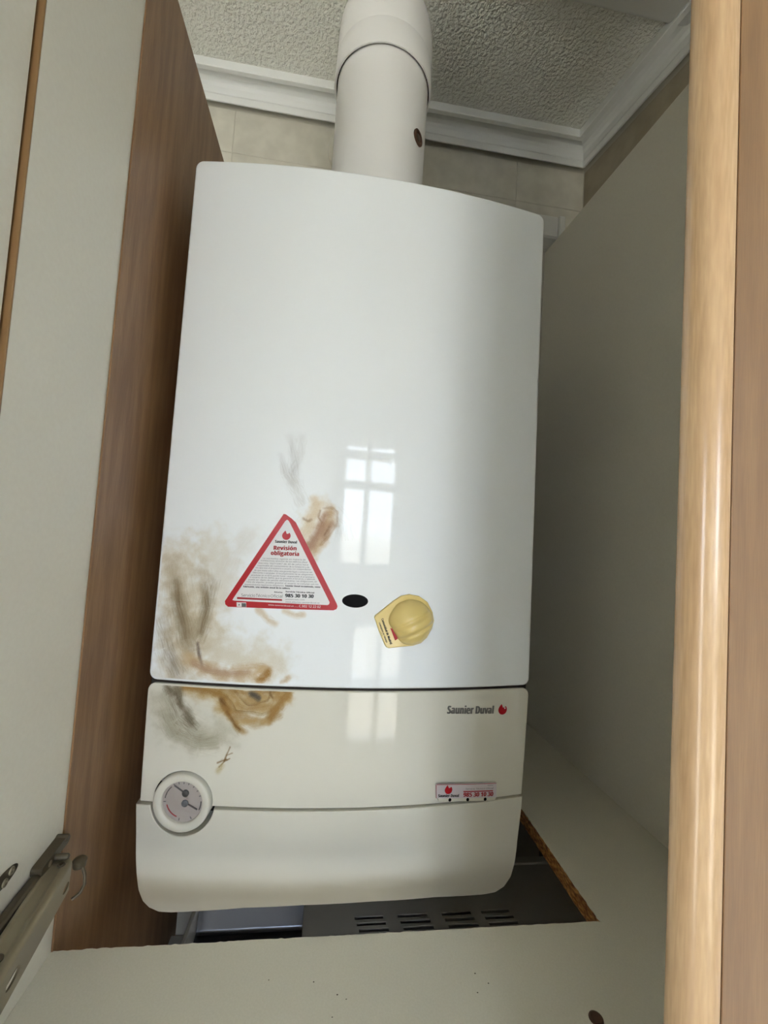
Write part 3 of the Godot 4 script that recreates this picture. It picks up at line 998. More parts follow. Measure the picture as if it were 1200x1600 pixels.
	for q in [[196.0, 252.0, 0.0160, 0.0171, "ink_red", "red_arc"], [132.0, 174.0, 0.0178, 0.0187, "ink_black", "black_arc"], [-24.0, 3.0, 0.0181, 0.0191, "ink_black", "black_arc"]]:
		var a := []
		for k in 13:
			var f := deg_to_rad(lerpf(q[0], q[1], k / 12.0))
			a.append([cos(f) * q[2], sin(f) * q[2]])
		for k in range(12, -1, -1):
			var f := deg_to_rad(lerpf(q[0], q[1], k / 12.0))
			a.append([cos(f) * q[3], sin(f) * q[3]])
		part(ring, q[5], dial.call(a, 0.0002, 0.0004), M[q[4]])
	for deg in [20.0, 38.0, 56.0, 74.0, 90.0, 106.0, 122.0, 185.0, 262.0, 300.0]:
		var f := deg_to_rad(deg)
		var d := Vector2(cos(f), sin(f))
		var w := d.orthogonal() * 0.00045
		s = Shape.new()
		s.tf = Transform3D(Basis(bx, by, nz), c)
		s.prism(PackedVector2Array([d * 0.0172 - w, d * 0.0196 - w, d * 0.0196 + w, d * 0.0172 + w]), 0.0002, 0.0004)
		part(ring, "scale_mark", s, M.ink_grey)
	s = Shape.new()
	s.tf = gauge
	s.lathe([[0.0212, 0.0030], [0.012, 0.0034], [0.0, 0.0035]], 48)
	part(ring, "lens", s, M.glass)
	# sight glass
	s = Shape.new()
	s.shell(ellipse(Vector2(0.0007, 0.2724), Vector2(0.0138, 0.0070)), func(q): return upper(q) + 0.0004, 0.0003, 1.0001, Vector2(0.003, 0.003))
	var sight := part(o, "sight_glass", s, M.black_plastic, "black oval sight glass")
	# printed maker's name and emblem
	s = Shape.new()
	letters(s, "Saunier Duval", Vector2(0.1092, 0.1548), Vector2(0.1640, 0.1526), 0.0082, lower, 0.0002, true)
	part(o, "lettering", s, M.logo_grey, "grey printed maker's name")
	s = Shape.new()
	emblem(s, Vector2(0.1756, 0.1563), 0.0054, lower, 0.0002)
	var drop := part(o, "emblem", s, M.sticker_red, "red drop emblem")
	s = Shape.new()
	s.cap(ellipse(Vector2(0.1783, 0.1580), Vector2(0.0009, 0.0009), 16), func(q): return lower(q) + 0.0003, Vector2(0.005, 0.005), Rect2(0, 0, 1, 1), [])
	part(drop, "emblem_dot", s, M.ink_white)
	# indicator strip with three dark holes
	s = Shape.new()
	s.shell(rounded(poly([[0.1040, 0.0636], [0.1708, 0.0591], [0.1720, 0.0628], [0.1030, 0.0676]]), [0.0018, 0.0018, 0.001, 0.001]), func(q): return upper(q) + 0.0022, 0.0006, 0.0, Vector2(0.005, 0.005))
	var strip := part(o, "indicator_strip", s, M.white_plastic)
	for q in [[0.1168, 0.0647], [0.1375, 0.0634], [0.1583, 0.0619]]:
		s = Shape.new()
		s.shell(ellipse(Vector2(q[0], q[1]), Vector2(0.0017, 0.0017), 20), func(p): return upper(p) + 0.0025, 0.0, 0.0, Vector2(0.002, 0.002))
		part(strip, "indicator_hole", s, M.black_plastic)


# the drop emblem: a round body with a pointed flame on the left and a curl on the right
func emblem(s: Shape, c: Vector2, r: float, surf: Callable, lift: float) -> void:
	var p := PackedVector2Array()
	for k in 25:
		var f := deg_to_rad(lerpf(165.0, 395.0, k / 24.0))
		p.append(c + Vector2(cos(f), sin(f)) * r)
	for q in [[0.74, 0.68], [0.60, 0.70], [0.47, 0.56], [0.22, 0.08], [0.06, 0.36], [-0.10, 0.84], [-0.30, 1.20], [-0.62, 0.84], [-0.84, 0.53]]:
		p.append(c + Vector2(q[0], q[1]) * r)
	s.cap(p, func(q): return surf.call(q) + lift, Vector2(r, r), Rect2(0, 0, 1, 1), [])


# ---------------------------------------------------------------- flue
func make_flue() -> void:
	var z := -0.09
	var o := thing("flue_pipe", "thick white exhaust pipe rising from the boiler top and bending into the wall", "pipe")
	var s := Shape.new()
	s.tf = Transform3D(Basis(), Vector3(0, 0, z))
	s.lathe([[0.0, 0.7455], [0.0640, 0.7455], [0.0640, 0.7495], [0.0625, 0.751], [0.0625, 0.9575]], 72)
	part(o, "riser", s, M.white_paint)
	s = Shape.new()
	s.tf = Transform3D(Basis(), Vector3(0, 0, z))
	s.lathe([[0.0640, 0.9545], [0.0648, 0.9530], [0.0664, 0.9530], [0.0672, 0.9542], [0.0661, 0.9885], [0.0655, 0.9895], [0.0640, 0.9898]], 72)
	part(o, "collar", s, M.white_paint)
	s = Shape.new()
	s.tf = Transform3D(Basis(), Vector3(0, 0, z))
	s.lathe([[0.0626, 0.9560], [0.0645, 0.9560]], 72)
	part(o, "collar_shade", s, M.joint_shade, "dark ring drawn as the shade under the collar")  # dark ring painted as the shade in the collar gap
	var pts := []
	var R := 0.088
	pts.append(Vector3(0, 0.985, z))
	for k in 13:
		var f := PI / 2 * k / 12
		pts.append(Vector3(0, 1.0 + R * sin(f), z - R * (1.0 - cos(f))))
	pts.append(Vector3(0, 1.0 + R, BACK + 0.002))
	s = Shape.new()
	s.tube(pts, 0.0656, 72, false)
	part(o, "elbow", s, M.white_paint)
	s = Shape.new()
	s.tf = Transform3D(Basis(Vector3(1, 0, 0), Vector3(0, 0, 1), Vector3(0, -1, 0)), Vector3(0, 1.088, BACK))
	s.lathe([[0.0845, 0.0], [0.0835, 0.005], [0.078, 0.008], [0.0658, 0.009]], 64)
	part(o, "wall_rosette", s, M.grout, "grey ring against the wall")
	# test plug on the right of the riser
	var at := Vector3(0.0472, 0.8615, -0.0490)
	var out := Vector3(at.x, 0, at.z - z).normalized()
	var side := Vector3.UP.cross(out).normalized()
	s = Shape.new()
	s.tf = Transform3D(Basis(side, out, side.cross(out)), at)
	s.lathe([[0.0098, -0.002], [0.0098, 0.0012], [0.0085, 0.0018], [0.0066, 0.0014], [0.0060, 0.0002], [0.0, -0.0002]], 28)
	var plug := part(o, "test_plug", s, M.rust_ring, "small dark brown plug")
	s = Shape.new()
	s.tf = Transform3D(Basis(side, out, side.cross(out)), at)
	s.lathe([[0.0045, 0.0], [0.0042, 0.0012], [0.0, 0.0016]], 20)
	part(plug, "plug_head", s, M.dull_steel)


# ---------------------------------------------------------------- magnet
func make_magnet() -> void:
	var o := thing("hard_hat_magnet", "small yellow hard hat shaped magnet with black print stuck on the boiler front", "magnet")
	var plate := poly([[0.0220, 0.2563], [0.0230, 0.2586], [0.0265, 0.2615], [0.0408, 0.2739], [0.0495, 0.2801], [0.0585, 0.2821], [0.0695, 0.2805], [0.0792, 0.2745], [0.0853, 0.2642], [0.0876, 0.2549], [0.0860, 0.2463], [0.0807, 0.2365], [0.0741, 0.2305], [0.0657, 0.2278], [0.0528, 0.2265], [0.0394, 0.2248], [0.0367, 0.2258], [0.0350, 0.2279], [0.0278, 0.2420]])
	var brim := func(q: Vector2) -> float:
		return upper(q) + 0.0035
	var s := Shape.new()
	s.shell(rounded(plate, 0.0012, 3), brim, 0.0012, 1.0022, Vector2(0.004, 0.004))
	part(o, "brim", s, M.magnet_yellow)
	# crown: height over a polar grid inside its outline
	var rim := poly([[0.0368, 0.2524], [0.0373, 0.2569], [0.0392, 0.2628], [0.0461, 0.2726], [0.0588, 0.2775], [0.0713, 0.2755], [0.0795, 0.2692], [0.0846, 0.2619], [0.0864, 0.2549], [0.0850, 0.2466], [0.0799, 0.2376], [0.0734, 0.2317], [0.0657, 0.2289], [0.0560, 0.2293], [0.0502, 0.2330], [0.0435, 0.2424]])
	var c := Vector2(0.0625, 0.2532)
	var axis := Vector2(0.89, 0.456).normalized()
	var across := Vector2(-axis.y, axis.x)
	var reach := func(f: float) -> float:
		var d := Vector2(cos(f), sin(f))
		for i in rim.size():
			var hit = Geometry2D.segment_intersects_segment(c, c + d * 0.1, rim[i], rim[(i + 1) % rim.size()])
			if hit != null:
				return c.distance_to(hit)
		return 0.02
	var radius := PackedFloat32Array()
	var N := 96
	for k in N:
		var m := 0.0
		for j in [-2, -1, 0, 1, 2]:
			m += reach.call(TAU * (k + j * 1.0) / N)
		radius.append(m / 5.0)
	var height := func(q: Vector2) -> float:
		var d: Vector2 = q - c
		var f := fposmod(d.angle(), TAU) / TAU * N
		var k := int(f) % N
		var r := lerpf(radius[k], radius[(k + 1) % N], f - floorf(f))
		var rho := clampf(d.length() / r, 0.0, 1.0)
		var a := d.dot(across) + 0.003
		var dome := pow(1.0 - pow(rho, 2.3), 0.55)
		var rib := 0.0020 * exp(-pow(a / 0.0042, 4)) - 0.0011 * exp(-pow((absf(a) - 0.0066) / 0.0016, 2)) + 0.0004 * exp(-pow((absf(a) - 0.0095) / 0.002, 2))
		return upper(q) + 0.003 + 0.0165 * dome + rib * clampf(dome * 2.0, 0.0, 1.0)
	s = Shape.new()
	var rings := 22
	for k in N:
		for j in rings:
			var q := []
			for w in [[k, j], [k + 1, j], [k + 1, j + 1], [k, j + 1]]:
				var t := float(w[1]) / rings
				t = 1.0 - (1.0 - t) * (1.0 - t)
				q.append(c + Vector2(cos(TAU * w[0] / N), sin(TAU * w[0] / N)) * radius[w[0] % N] * t * 0.999)
			var pp := []
			var nn := []
			for w in q:
				pp.append(Shape.point(height, w))
				nn.append(Shape.normal(height, w))
			s.quad(pp[0], pp[1], pp[2], pp[3], nn[0], nn[1], nn[2], nn[3])
	part(o, "crown", s, M.magnet_yellow)
	# the tilted front face with a red badge, and print on the brim
	s = Shape.new()
	s.prism(poly([[0.0378, 0.2516], [0.0398, 0.2512], [0.0478, 0.2350], [0.0455, 0.2335]]), 0.0208, 0.0226)
	part(o, "front_ledge", s, M.magnet_yellow)
	s = Shape.new()
	s.prism(poly([[0.0395, 0.2462], [0.0428, 0.2462], [0.0480, 0.2356], [0.0452, 0.2338]]), 0.0215, 0.0232)
	part(o, "red_badge", s, M.ink_red, "dark red badge")
	s = Shape.new()
	letters(s, "Comunidad de Madrid", Vector2(0.0292, 0.2552), Vector2(0.0405, 0.2290), 0.0024, brim, 0.0002, true)
	letters(s, "CONSEJERIA DE TRABAJO", Vector2(0.0268, 0.2512), Vector2(0.0362, 0.2306), 0.0014, brim, 0.0002, true)
	letters(s, "Y EMPLEO", Vector2(0.0286, 0.2427), Vector2(0.0312, 0.2372), 0.0010, brim, 0.0002)
	part(o, "lettering", s, M.ink_black, "black print along the brim")


# ---------------------------------------------------------------- stickers
func make_stickers() -> void:
	var o := thing("warning_sticker", "red bordered triangular inspection sticker with Spanish text on the boiler front", "sticker")
	var s := Shape.new()
	var base := func(q): return upper(q) + 0.0002
	var sheet := func(q): return upper(q) + 0.0003
	s.shell(poly([[-0.0802, 0.3593], [-0.0779, 0.3590], [-0.0710, 0.3546], [-0.0668, 0.3510], [-0.0187, 0.2692], [-0.0174, 0.2660], [-0.0183, 0.2631], [-0.0215, 0.2617], [-0.1298, 0.2597], [-0.1328, 0.2620], [-0.1335, 0.2653], [-0.1319, 0.2681]]), base, 0.0, 1.0001, Vector2(0.005, 0.02))
	part(o, "red_border", s, M.sticker_red)
	s = Shape.new()
	s.cap(poly([[-0.0762, 0.3535], [-0.0745, 0.3525], [-0.0728, 0.3500], [-0.0260, 0.2700], [-0.0264, 0.2678], [-0.0280, 0.2669], [-0.1235, 0.2664], [-0.1258, 0.2668], [-0.1248, 0.2691], [-0.0780, 0.3519]]), sheet, Vector2(0.005, 0.02), Rect2(0, 0, 1, 1), [])
	part(o, "white_field", s, M.sticker_white)
	var ink := {"k": Shape.new(), "K": Shape.new(), "g": Shape.new(), "R": Shape.new(), "w": Shape.new()}
	for t in [
			["Saunier Duval", -0.0867, 0.3287, -0.0644, 0.3291, 0.00274, "k"],
			["Revisión", -0.0876, 0.3212, -0.0643, 0.3220, 0.00426, "R"],
			["obligatoria", -0.0901, 0.3157, -0.0613, 0.3163, 0.00426, "R"],
			["La normativa vigente en materia de", -0.0980, 0.3110, -0.0540, 0.3120, 0.00152, "g"],
			["instalaciones térmicas de los edificios (Real", -0.1000, 0.3086, -0.0521, 0.3095, 0.00152, "g"],
			["Decreto 1027/2007 de 20 de julio) hace", -0.1020, 0.3058, -0.0508, 0.3069, 0.00152, "g"],
			["responsable del mantenimiento de la instalación y de", -0.1029, 0.3033, -0.0496, 0.3044, 0.00152, "g"],
			["los aparatos al propietario o usuario, con independencia", -0.1044, 0.3008, -0.0479, 0.3021, 0.00152, "g"],
			["de que exista sobre ellos una garantía legal o comercial del", -0.1058, 0.2981, -0.0464, 0.2993, 0.00152, "g"],
			["fabricante o vendedor. El incumplimiento de las obligaciones", -0.1072, 0.2956, -0.0449, 0.2969, 0.00152, "g"],
			["previstas en el RITE puede hacer responsable al propietario", -0.1084, 0.2930, -0.0435, 0.2945, 0.00152, "g"],
			["o usuario de los daños que se generen a terceros, y además,", -0.1098, 0.2907, -0.0423, 0.2923, 0.00152, "g"],
			["puede ser objeto de sanción administrativa. Las obligaciones, en", -0.1110, 0.2882, -0.0407, 0.2899, 0.00152, "g"],
			["caso de alquiler, pueden gravitar al usuario, se cumplan con los", -0.1128, 0.2858, -0.0389, 0.2872, 0.00152, "g"],
			["mantenimientos legalmente obligatorios.", -0.1145, 0.2830, -0.0740, 0.2839, 0.00152, "g"],
			["Saunier Duval recomienda, como", -0.0729, 0.2840, -0.0368, 0.2845, 0.00152, "k"],
			["fabricante, una revisión anual de la caldera.", -0.1159, 0.2807, -0.0677, 0.2815, 0.00152, "k"],
			["Asturias", -0.0839, 0.2770, -0.0753, 0.2770, 0.00122, "k"],
			["Servicio", -0.1171, 0.2710, -0.1029, 0.2714, 0.00305, "g"],
			["Técnico", -0.1023, 0.2714, -0.0879, 0.2718, 0.00305, "g"],
			["Oficial", -0.0871, 0.2718, -0.0750, 0.2721, 0.00305, "K"],
			["Servicio Técnico Oficial", -0.0721, 0.2780, -0.0427, 0.2782, 0.00145, "k"],
			["985 30 10 30", -0.0721, 0.2729, -0.0431, 0.2735, 0.00350, "k"],
			["asistenciadu.com", -0.0718, 0.2700, -0.0521, 0.2705, 0.00137, "g"],
			["www.asturias.saunierduval.es", -0.0716, 0.2674, -0.0364, 0.2679, 0.00152, "g"],
			["www.saunierduval.es ......", -0.0889, 0.2635, -0.0578, 0.2634, 0.00137, "w"],
			["C.902 12 22 02", -0.0571, 0.2633, -0.0350, 0.2635, 0.00244, "w"]]:
		letters(ink[t[6]], t[0], Vector2(t[1], t[2]), Vector2(t[3], t[4]), t[5], sheet, 0.0001, t[6] in ["k", "R"])
	for q in [["k", "ink_black"], ["K", "ink_grey"], ["g", "ink_grey"], ["R", "ink_red"], ["w", "ink_white"]]:
		part(o, "lettering", ink[q[0]], M[q[1]])
	s = Shape.new()
	s.cap(poly([[-0.1213, 0.2702], [-0.0752, 0.2706], [-0.0750, 0.2689], [-0.1212, 0.2682]]), func(q): return sheet.call(q) + 0.0001, Vector2(0.005, 0.02), Rect2(0, 0, 1, 1), [])
	part(o, "red_bar", s, M.ink_red)
	s = Shape.new()
	s.cap(poly([[-0.1214, 0.2649], [-0.1116, 0.2652], [-0.1110, 0.2604], [-0.1209, 0.2603]]), func(q): return sheet.call(q) + 0.0001, Vector2(0.005, 0.02), Rect2(0, 0, 1, 1), [])
	var icon := part(o, "pictogram", s, M.sticker_white)
	s = Shape.new()
	s.cap(poly([[-0.1162, 0.2643], [-0.1117, 0.2644], [-0.1112, 0.2606], [-0.1158, 0.2605]]), func(q): return sheet.call(q) + 0.0002, Vector2(0.005, 0.02), Rect2(0, 0, 1, 1), [])
	s.cap(poly([[-0.1194, 0.2618], [-0.1178, 0.2618], [-0.1182, 0.2632], [-0.1188, 0.2632]]), func(q): return sheet.call(q) + 0.0002, Vector2(0.005, 0.02), Rect2(0, 0, 1, 1), [])
	part(icon, "pictogram_mark", s, M.ink_grey)
	s = Shape.new()
	emblem(s, Vector2(-0.0757, 0.3367), 0.0044, sheet, 0.0001)
	part(o, "emblem", s, M.sticker_red)

	# service label above the indicator strip
	o = thing("service_label", "small silvery service label with red phone number at the boiler's lower right", "sticker")
	s = Shape.new()
	var face := func(q): return upper(q) + 0.0022
	var outline := rounded(poly([[0.1012, 0.0672], [0.1722, 0.0622], [0.1716, 0.0780], [0.0999, 0.0821]]), [0.0004, 0.0004, 0.0010, 0.0016])
	s.shell(outline, face, 0.0004, 1.001, Vector2(0.005, 0.02))
	part(o, "label_sheet", s, M.sticker_silver)
	s = Shape.new()
	var thin := func(a: Vector2, b: Vector2) -> void:
		var w := (b - a).normalized().orthogonal() * 0.00028
		s.cap(PackedVector2Array([a - w, b - w, b + w, a + w]), func(q): return face.call(q) + 0.0001, Vector2(0.005, 0.02), Rect2(0, 0, 1, 1), [])
	thin.call(Vector2(0.1010, 0.0816), Vector2(0.1712, 0.0776))
	thin.call(Vector2(0.1004, 0.0812), Vector2(0.1014, 0.0676))
	part(o, "red_outline", s, M.ink_red)
	s = Shape.new()
	emblem(s, Vector2(0.1147, 0.0752), 0.0043, face, 0.0001)
	part(o, "emblem", s, M.sticker_red)
	s = Shape.new()
	letters(s, "Saunier Duval", Vector2(0.1033, 0.0686), Vector2(0.1268, 0.0670), 0.0028, face, 0.0001, true)
	letters(s, "Asturias", Vector2(0.1603, 0.0758), Vector2(0.1671, 0.0754), 0.0011, face, 0.0001)
	part(o, "lettering", s, M.ink_black)
	s = Shape.new()
	letters(s, "985 30 10 30", Vector2(0.1322, 0.0666), Vector2(0.1676, 0.0643), 0.0044, face, 0.0001, true)
	s.cap(poly([[0.1320, 0.0728], [0.1675, 0.0706], [0.1675, 0.0694], [0.1320, 0.0716]]), func(q): return face.call(q) + 0.0001, Vector2(0.005, 0.02), Rect2(0, 0, 1, 1), [])
	part(o, "lettering", s, M.ink_red)
	s = Shape.new()
	letters(s, "Servicio Técnico Oficial", Vector2(0.1344, 0.0739), Vector2(0.1675, 0.0718), 0.0018, face, 0.0001)
	part(o, "lettering", s, M.ink_grey)


# ---------------------------------------------------------------- range hood under the shelf
func make_hood() -> void:
	var o := thing("range_hood", "grey metal range hood with vent slots seen through the shelf cut-out", "range hood")
	var y := -0.13
	var walls := Shape.new()
	walls.box(Vector3(-0.029, -0.30, -0.158), Vector3(-0.027, y - 0.0013, 0.14))
	walls.box(Vector3(0.366, -0.30, -0.158), Vector3(0.368, y - 0.0013, 0.14))
	walls.box(Vector3(-0.027, -0.30, -0.158), Vector3(0.366, y - 0.0013, -0.156))
	walls.box(Vector3(-0.027, -0.30, 0.138), Vector3(0.366, y - 0.0013, 0.14))
	walls.box(Vector3(-0.027, -0.30, -0.156), Vector3(0.366, -0.298, 0.138))
	part(o, "body", walls, M.hood_grey)
	# top sheet with twelve slots, built as a grid of cells round the holes
	var holes: Array[Rect2] = []
	for k in 4:
		for j in 3:
			var x0: float = [0.0325, 0.0865, 0.1430, 0.1950][k] + 0.0022 * j
			holes.append(Rect2(x0, -0.0770 + 0.0085 * j, [0.036, 0.038, 0.0385, 0.038][k], 0.0042))
	var xs: Array[float] = [-0.030, 0.368]
	var zs: Array[float] = [-0.160, 0.14]
	for h in holes:
		xs.append_array([h.position.x, h.end.x])
		zs.append_array([h.position.y, h.end.y])
	xs.sort()
	zs.sort()
	var s := Shape.new()
	for i in xs.size() - 1:
		for j in zs.size() - 1:
			if xs[i + 1] - xs[i] < 1e-6 or zs[j + 1] - zs[j] < 1e-6:
				continue
			var mid := Vector2((xs[i] + xs[i + 1]) / 2, (zs[j] + zs[j + 1]) / 2)
			if holes.any(func(h: Rect2): return h.has_point(mid)):
				continue
			s.box(Vector3(xs[i], y - 0.0012, zs[j]), Vector3(xs[i + 1], y, zs[j + 1]))
	part(o, "top_sheet", s, M.hood_grey)
	part(o, "rear_ledge", boxed(Vector3(0.10, y - 0.01, -0.1615), Vector3(0.368, y + 0.0025, -0.1485), 0.001), M.hood_light)
	part(o, "clip", boxed(Vector3(0.329, y - 0.02, -0.182), Vector3(0.345, y + 0.006, -0.163), 0.001), M.black_plastic)
	part(o, "rear_box", boxed(Vector3(-0.20, -0.34, BACK + 0.001), Vector3(0.368, -0.175, -0.162)), M.hood_grey)
	s = Shape.new()
	s.tf = Transform3D(Basis(Vector3(0, 0, 1), Vector3(0, 1, 0), Vector3(-1, 0, 0)), Vector3(-0.0305, 0, 0))
	s.prism(rounded(poly([[-0.125, -0.22], [-0.125, -0.1200], [-0.0945, -0.1200], [-0.0885, -0.1500], [-0.0740, -0.1515], [-0.0700, -0.175], [-0.0700, -0.22]]), [0, 0.002, 0.003, 0.005, 0.003, 0.003, 0], 5), 0, 0.1265)
	part(o, "steel_rail", s, M.steel)
	part(o, "rail_end", boxed(Vector3(-0.163, -0.22, -0.125), Vector3(-0.158, -0.122, -0.035), 0.001), M.hood_light)
	part(o, "base_plate", boxed(Vector3(-0.205, -0.31, -0.16), Vector3(-0.031, -0.215, 0.14)), M.hood_grey)


# ---------------------------------------------------------------- doors
func make_doors() -> void:
	# right door, ajar: its rounded edge points at the camera
	var th := deg_to_rad(18.0)
	var W := 0.2795
	var T := 0.022
	var at := Transform3D(Basis(Vector3(cos(th), 0, -sin(th)), Vector3.UP, Vector3(sin(th), 0, cos(th))), Vector3(0.40, 0, 0.222))
	var flat := Basis(Vector3(1, 0, 0), Vector3(0, 0, 1), Vector3(0, -1, 0))
	var edge := []
	for k in 15:
		var f := deg_to_rad(lerpf(90.0, 180.0, k / 14.0))
		edge.append([-W + 0.009 + 0.009 * cos(f), -0.009 + 0.009 * sin(f)])
	for k in range(1, 15):
		var f := deg_to_rad(lerpf(180.0, 270.0, k / 14.0))
		edge.append([-W + 0.012 + 0.012 * cos(f), -T + 0.012 + 0.012 * sin(f)])
	edge.append([-W + 0.0125, -T])
	edge.append([-W + 0.0125, -0.004])
	edge.append([-W + 0.0090, -0.004])
	edge.append([-W + 0.0090, 0.0])
	var s := Shape.new()
	s.tf = at * Transform3D(flat, Vector3.ZERO)
	s.prism(poly(edge), -1.12, 0.30)
	var door := part(cupboard, "door", s, M.edge_wood, "wooden right door ajar, its pale rounded edge foremost")
	s = Shape.new()
	s.tf = at
	s.box(Vector3(-W + 0.0128, -0.30, -T + 0.0006), Vector3(-0.004, 1.12, -0.003))
	s.box(Vector3(-W + 0.0112, -0.30, -0.003), Vector3(-0.004, 1.12, -0.0003), 0.0003)
	part(door, "door_board", s, M.door_wood)
	s = Shape.new()
	s.tf = at
	s.box(Vector3(-W + 0.0128, -0.30, -T), Vector3(-0.004, 1.12, -T + 0.0006))
	part(door, "white_lining", s, M.white_laminate)
	# left door, fully open: only its white inside shows
	door = part(cupboard, "door", boxed(Vector3(-0.2480, -0.30, 0.2040), Vector3(-0.2292, 1.12, 0.475), 0.0008), M.door_wood, "fully open left door")
	part(door, "white_lining", boxed(Vector3(-0.2292, -0.299, 0.2045), Vector3(-0.2286, 1.119, 0.474)), M.white_laminate, "white inside of the door")


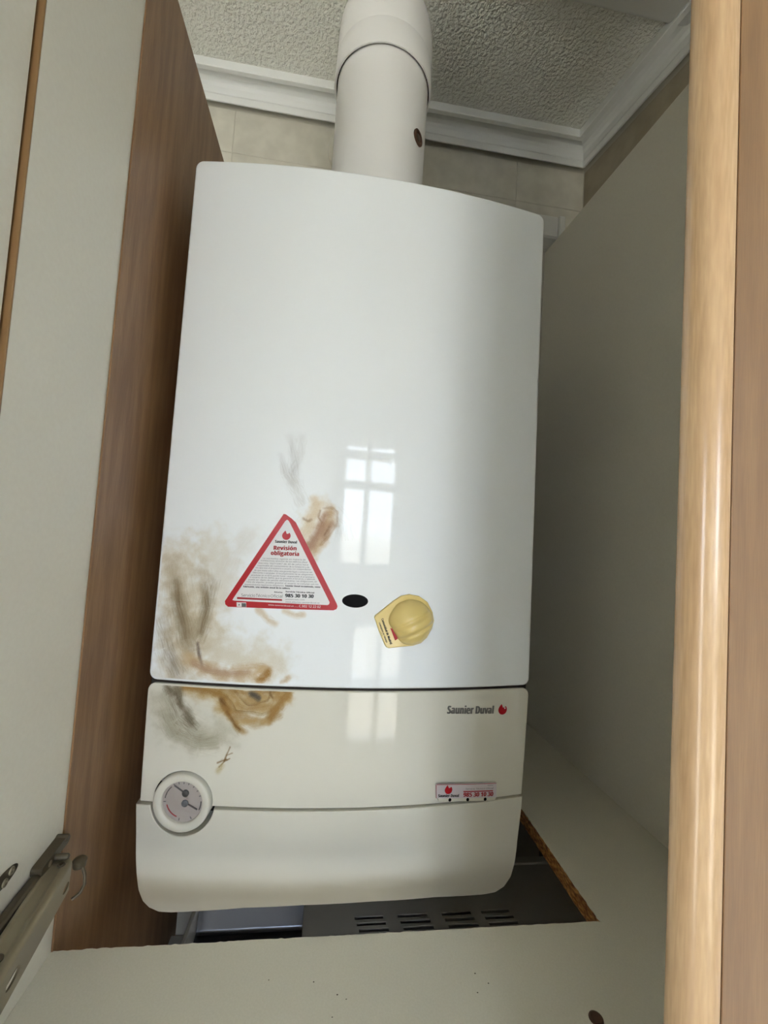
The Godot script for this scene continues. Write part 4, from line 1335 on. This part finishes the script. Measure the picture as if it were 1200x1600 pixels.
# ---------------------------------------------------------------- hinge
func make_hinge() -> void:
	# arm: a box channel running outwards from beside the board; x across, y up, z outwards
	var run := Transform3D(Basis(Vector3.UP, atan2(0.14, 1.0)), Vector3(-0.2060, 0.085, 0.1134))
	var s := Shape.new()
	s.tf = run
	s.prism(rounded(poly([[-0.0160, -0.0210], [-0.0148, -0.0210], [-0.0148, -0.0020], [-0.0012, -0.0020], [-0.0012, -0.0045], [0.0, -0.0045], [0.0, 0.0], [-0.0045, 0.0], [-0.0065, -0.0008], [-0.0125, -0.0008], [-0.0140, 0.0], [-0.0160, 0.0]]), [0, 0, 0, 0, 0, 0, 0.0028, 0.001, 0.001, 0.001, 0.0008, 0.0008], 4), 0.0, 0.14)
	var o := part(cupboard, "hinge", s, M.nickel, "metal hinge with a long arm")
	var holes := [ellipse(Vector2(-0.0745, -0.0115), Vector2(0.0075, 0.0032), 28), ellipse(Vector2(-0.0060, -0.0150), Vector2(0.0052, 0.0026), 24)]
	s = Shape.new()
	s.tf = run * Transform3D(Basis(Vector3(0, 0, -1), Vector3(0, 1, 0), Vector3(1, 0, 0)), Vector3.ZERO)
	for z in [0.0, -0.0012]:
		s.cap(rect(Vector2(-0.14, -0.0210), Vector2(0.0, -0.0044)), func(_q): return z, Vector2(0.003, 0.003), Rect2(0, 0, 1, 1), holes)
	for h in holes:
		s.prism(h, -0.0012, 0.0, false)
	part(o, "side_plate", s, M.nickel)
	s = Shape.new()
	s.tf = run
	s.box(Vector3(-0.0145, -0.0205, 0.001), Vector3(-0.0050, -0.0025, 0.139))
	part(o, "core", s, M.dull_steel)
	s = Shape.new()
	s.tf = run
	s.prism(rounded(poly([[-0.0150, -0.0160], [-0.0010, -0.0160], [-0.0010, -0.0010], [-0.0150, -0.0010]]), 0.003, 4), -0.004, 0.0)
	part(o, "arm_end", s, M.nickel)
	for q in [[-0.0095, 0.0735, 0.0034], [-0.0085, 0.1000, 0.0044], [-0.0055, 0.0030, 0.0026]]:
		var t := Shape.new()
		t.tf = run * Transform3D(Basis(), Vector3(q[0], -0.0008, q[1]))
		t.lathe([[q[2], -0.001], [q[2], 0.0008], [q[2] * 0.8, 0.0013], [q[2] * 0.45, 0.0012], [q[2] * 0.4, 0.0003], [0.0, 0.0003]], 20)
		part(o, "screw", t, M.dull_steel)
	# inner arm and the link beside it
	s = Shape.new()
	s.tf = Transform3D(Basis(Vector3.UP, atan2(0.05, 1.0)), Vector3(-0.2262, 0.085, 0.112))
	s.prism(rounded(poly([[0.0, -0.014], [0.0072, -0.014], [0.0072, 0.0], [0.0055, 0.0014], [0.0015, 0.0014], [0.0, 0.0]]), 0.0006, 3), 0.0, 0.13)
	part(o, "inner_arm", s, M.dull_steel)
	var sideways := Transform3D(Basis(Vector3(0, 0, 1), Vector3(0, 1, 0), Vector3(-1, 0, 0)), Vector3.ZERO)
	for q in [[0.0905, 0.0845, 0.22, 0.0945, 0.0060, 0.2272, 0.2300], [0.0950, 0.0905, 0.128, 0.0870, 0.0034, 0.2180, 0.2262]]:
		var a := Vector2(q[0], q[1])
		var b := Vector2(q[2], q[3])
		var d := (b - a).normalized()
		var w := Vector2(-d.y, d.x) * (q[4] as float)
		s = Shape.new()
		s.tf = sideways
		s.prism(rounded(PackedVector2Array([a - w, b - w, b + w, a + w]), (q[4] as float) * 0.7, 6), q[5], q[6])
		part(o, "link", s, M.dull_steel)
	for q in [[-0.2215, 0.0915, 0.0985, 0.0028, "dull_steel"], [-0.2225, 0.0872, 0.1185, 0.0030, "nickel"], [-0.2135, 0.0872, 0.1120, 0.0022, "dull_steel"]]:
		s = Shape.new()
		s.tf = Transform3D(Basis(Vector3(0, 1, 0), Vector3(1, 0, 0), Vector3(0, 0, -1)), Vector3(q[0], q[1], q[2]))
		s.lathe([[0.0, -0.006], [q[3], -0.006], [q[3], 0.0035], [q[3] * 0.7, 0.0046], [0.0, 0.0046]], 20)
		part(o, "pivot_pin", s, M[q[4]])
	# mounting plate
	s = Shape.new()
	s.tf = sideways
	s.prism(ellipse(Vector2(0.1570, 0.1045), Vector2(0.0185, 0.0078), 36), 0.2258, 0.2300)
	part(o, "mounting_plate", s, M.dull_steel)
	s = Shape.new()
	s.tf = sideways
	s.prism(ellipse(Vector2(0.1570, 0.1045), Vector2(0.0145, 0.0050), 36), 0.2254, 0.2260)
	part(o, "plate_recess", s, M.dull_steel)
	for q in [[0.1055, 0.1490], [0.1020, 0.1545]]:
		s = Shape.new()
		s.tf = Transform3D(Basis(Vector3(0, 1, 0), Vector3(1, 0, 0), Vector3(0, 0, -1)), Vector3(-0.2256, q[0], q[1]))
		s.lathe([[0.0026, 0.0], [0.0024, 0.0010], [0.0010, 0.0012], [0.0007, 0.0003], [0.0, 0.0003]], 20)
		part(o, "screw", s, M.nickel)
	# bent wire clip hanging under the far end
	s = Shape.new()
	s.tube([Vector3(-0.1975, 0.0830, 0.1155), Vector3(-0.1945, 0.0770, 0.1165), Vector3(-0.1935, 0.0710, 0.1175), Vector3(-0.1955, 0.0660, 0.1190), Vector3(-0.1995, 0.0635, 0.1215)], 0.0011, 8)
	part(o, "clip", s, M.dull_steel)
	s = Shape.new()
	s.tf = Transform3D(Basis(Vector3.UP, 0.5), Vector3(-0.2000, 0.0855, 0.1140))
	s.lathe([[0.0, -0.004], [0.0042, -0.004], [0.0048, 0.0005], [0.0035, 0.0016], [0.0, 0.0018]], 20)
	part(o, "rivet_head", s, M.dull_steel)


# ---------------------------------------------------------------- trunking and hook on the back wall
func make_small_things() -> void:
	var z := BACK + 0.045
	var o := thing("cable_trunking", "white plastic cable trunking on the back wall behind the boiler's upper right", "trunking")
	part(o, "cover", boxed(Vector3(0.12, 0.9465, BACK), Vector3(0.3745, 0.9915, z), 0.003), M.pvc)
	part(o, "end_cap", boxed(Vector3(0.3750, 0.9462, BACK), Vector3(0.3880, 0.9935, z + 0.0012), 0.002), M.pvc)
	var s := Shape.new()
	s.tube([Vector3(0.3892, 0.9445, -0.0945), Vector3(0.3880, 0.9462, -0.0925), Vector3(0.3884, 0.9510, -0.0905), Vector3(0.3900, 0.9545, -0.0892)], 0.0009, 8)
	top(mi(s, M.rust_ring), "wire_hook", "tiny dark wire hook on the top edge of the right cupboard side", "hook")
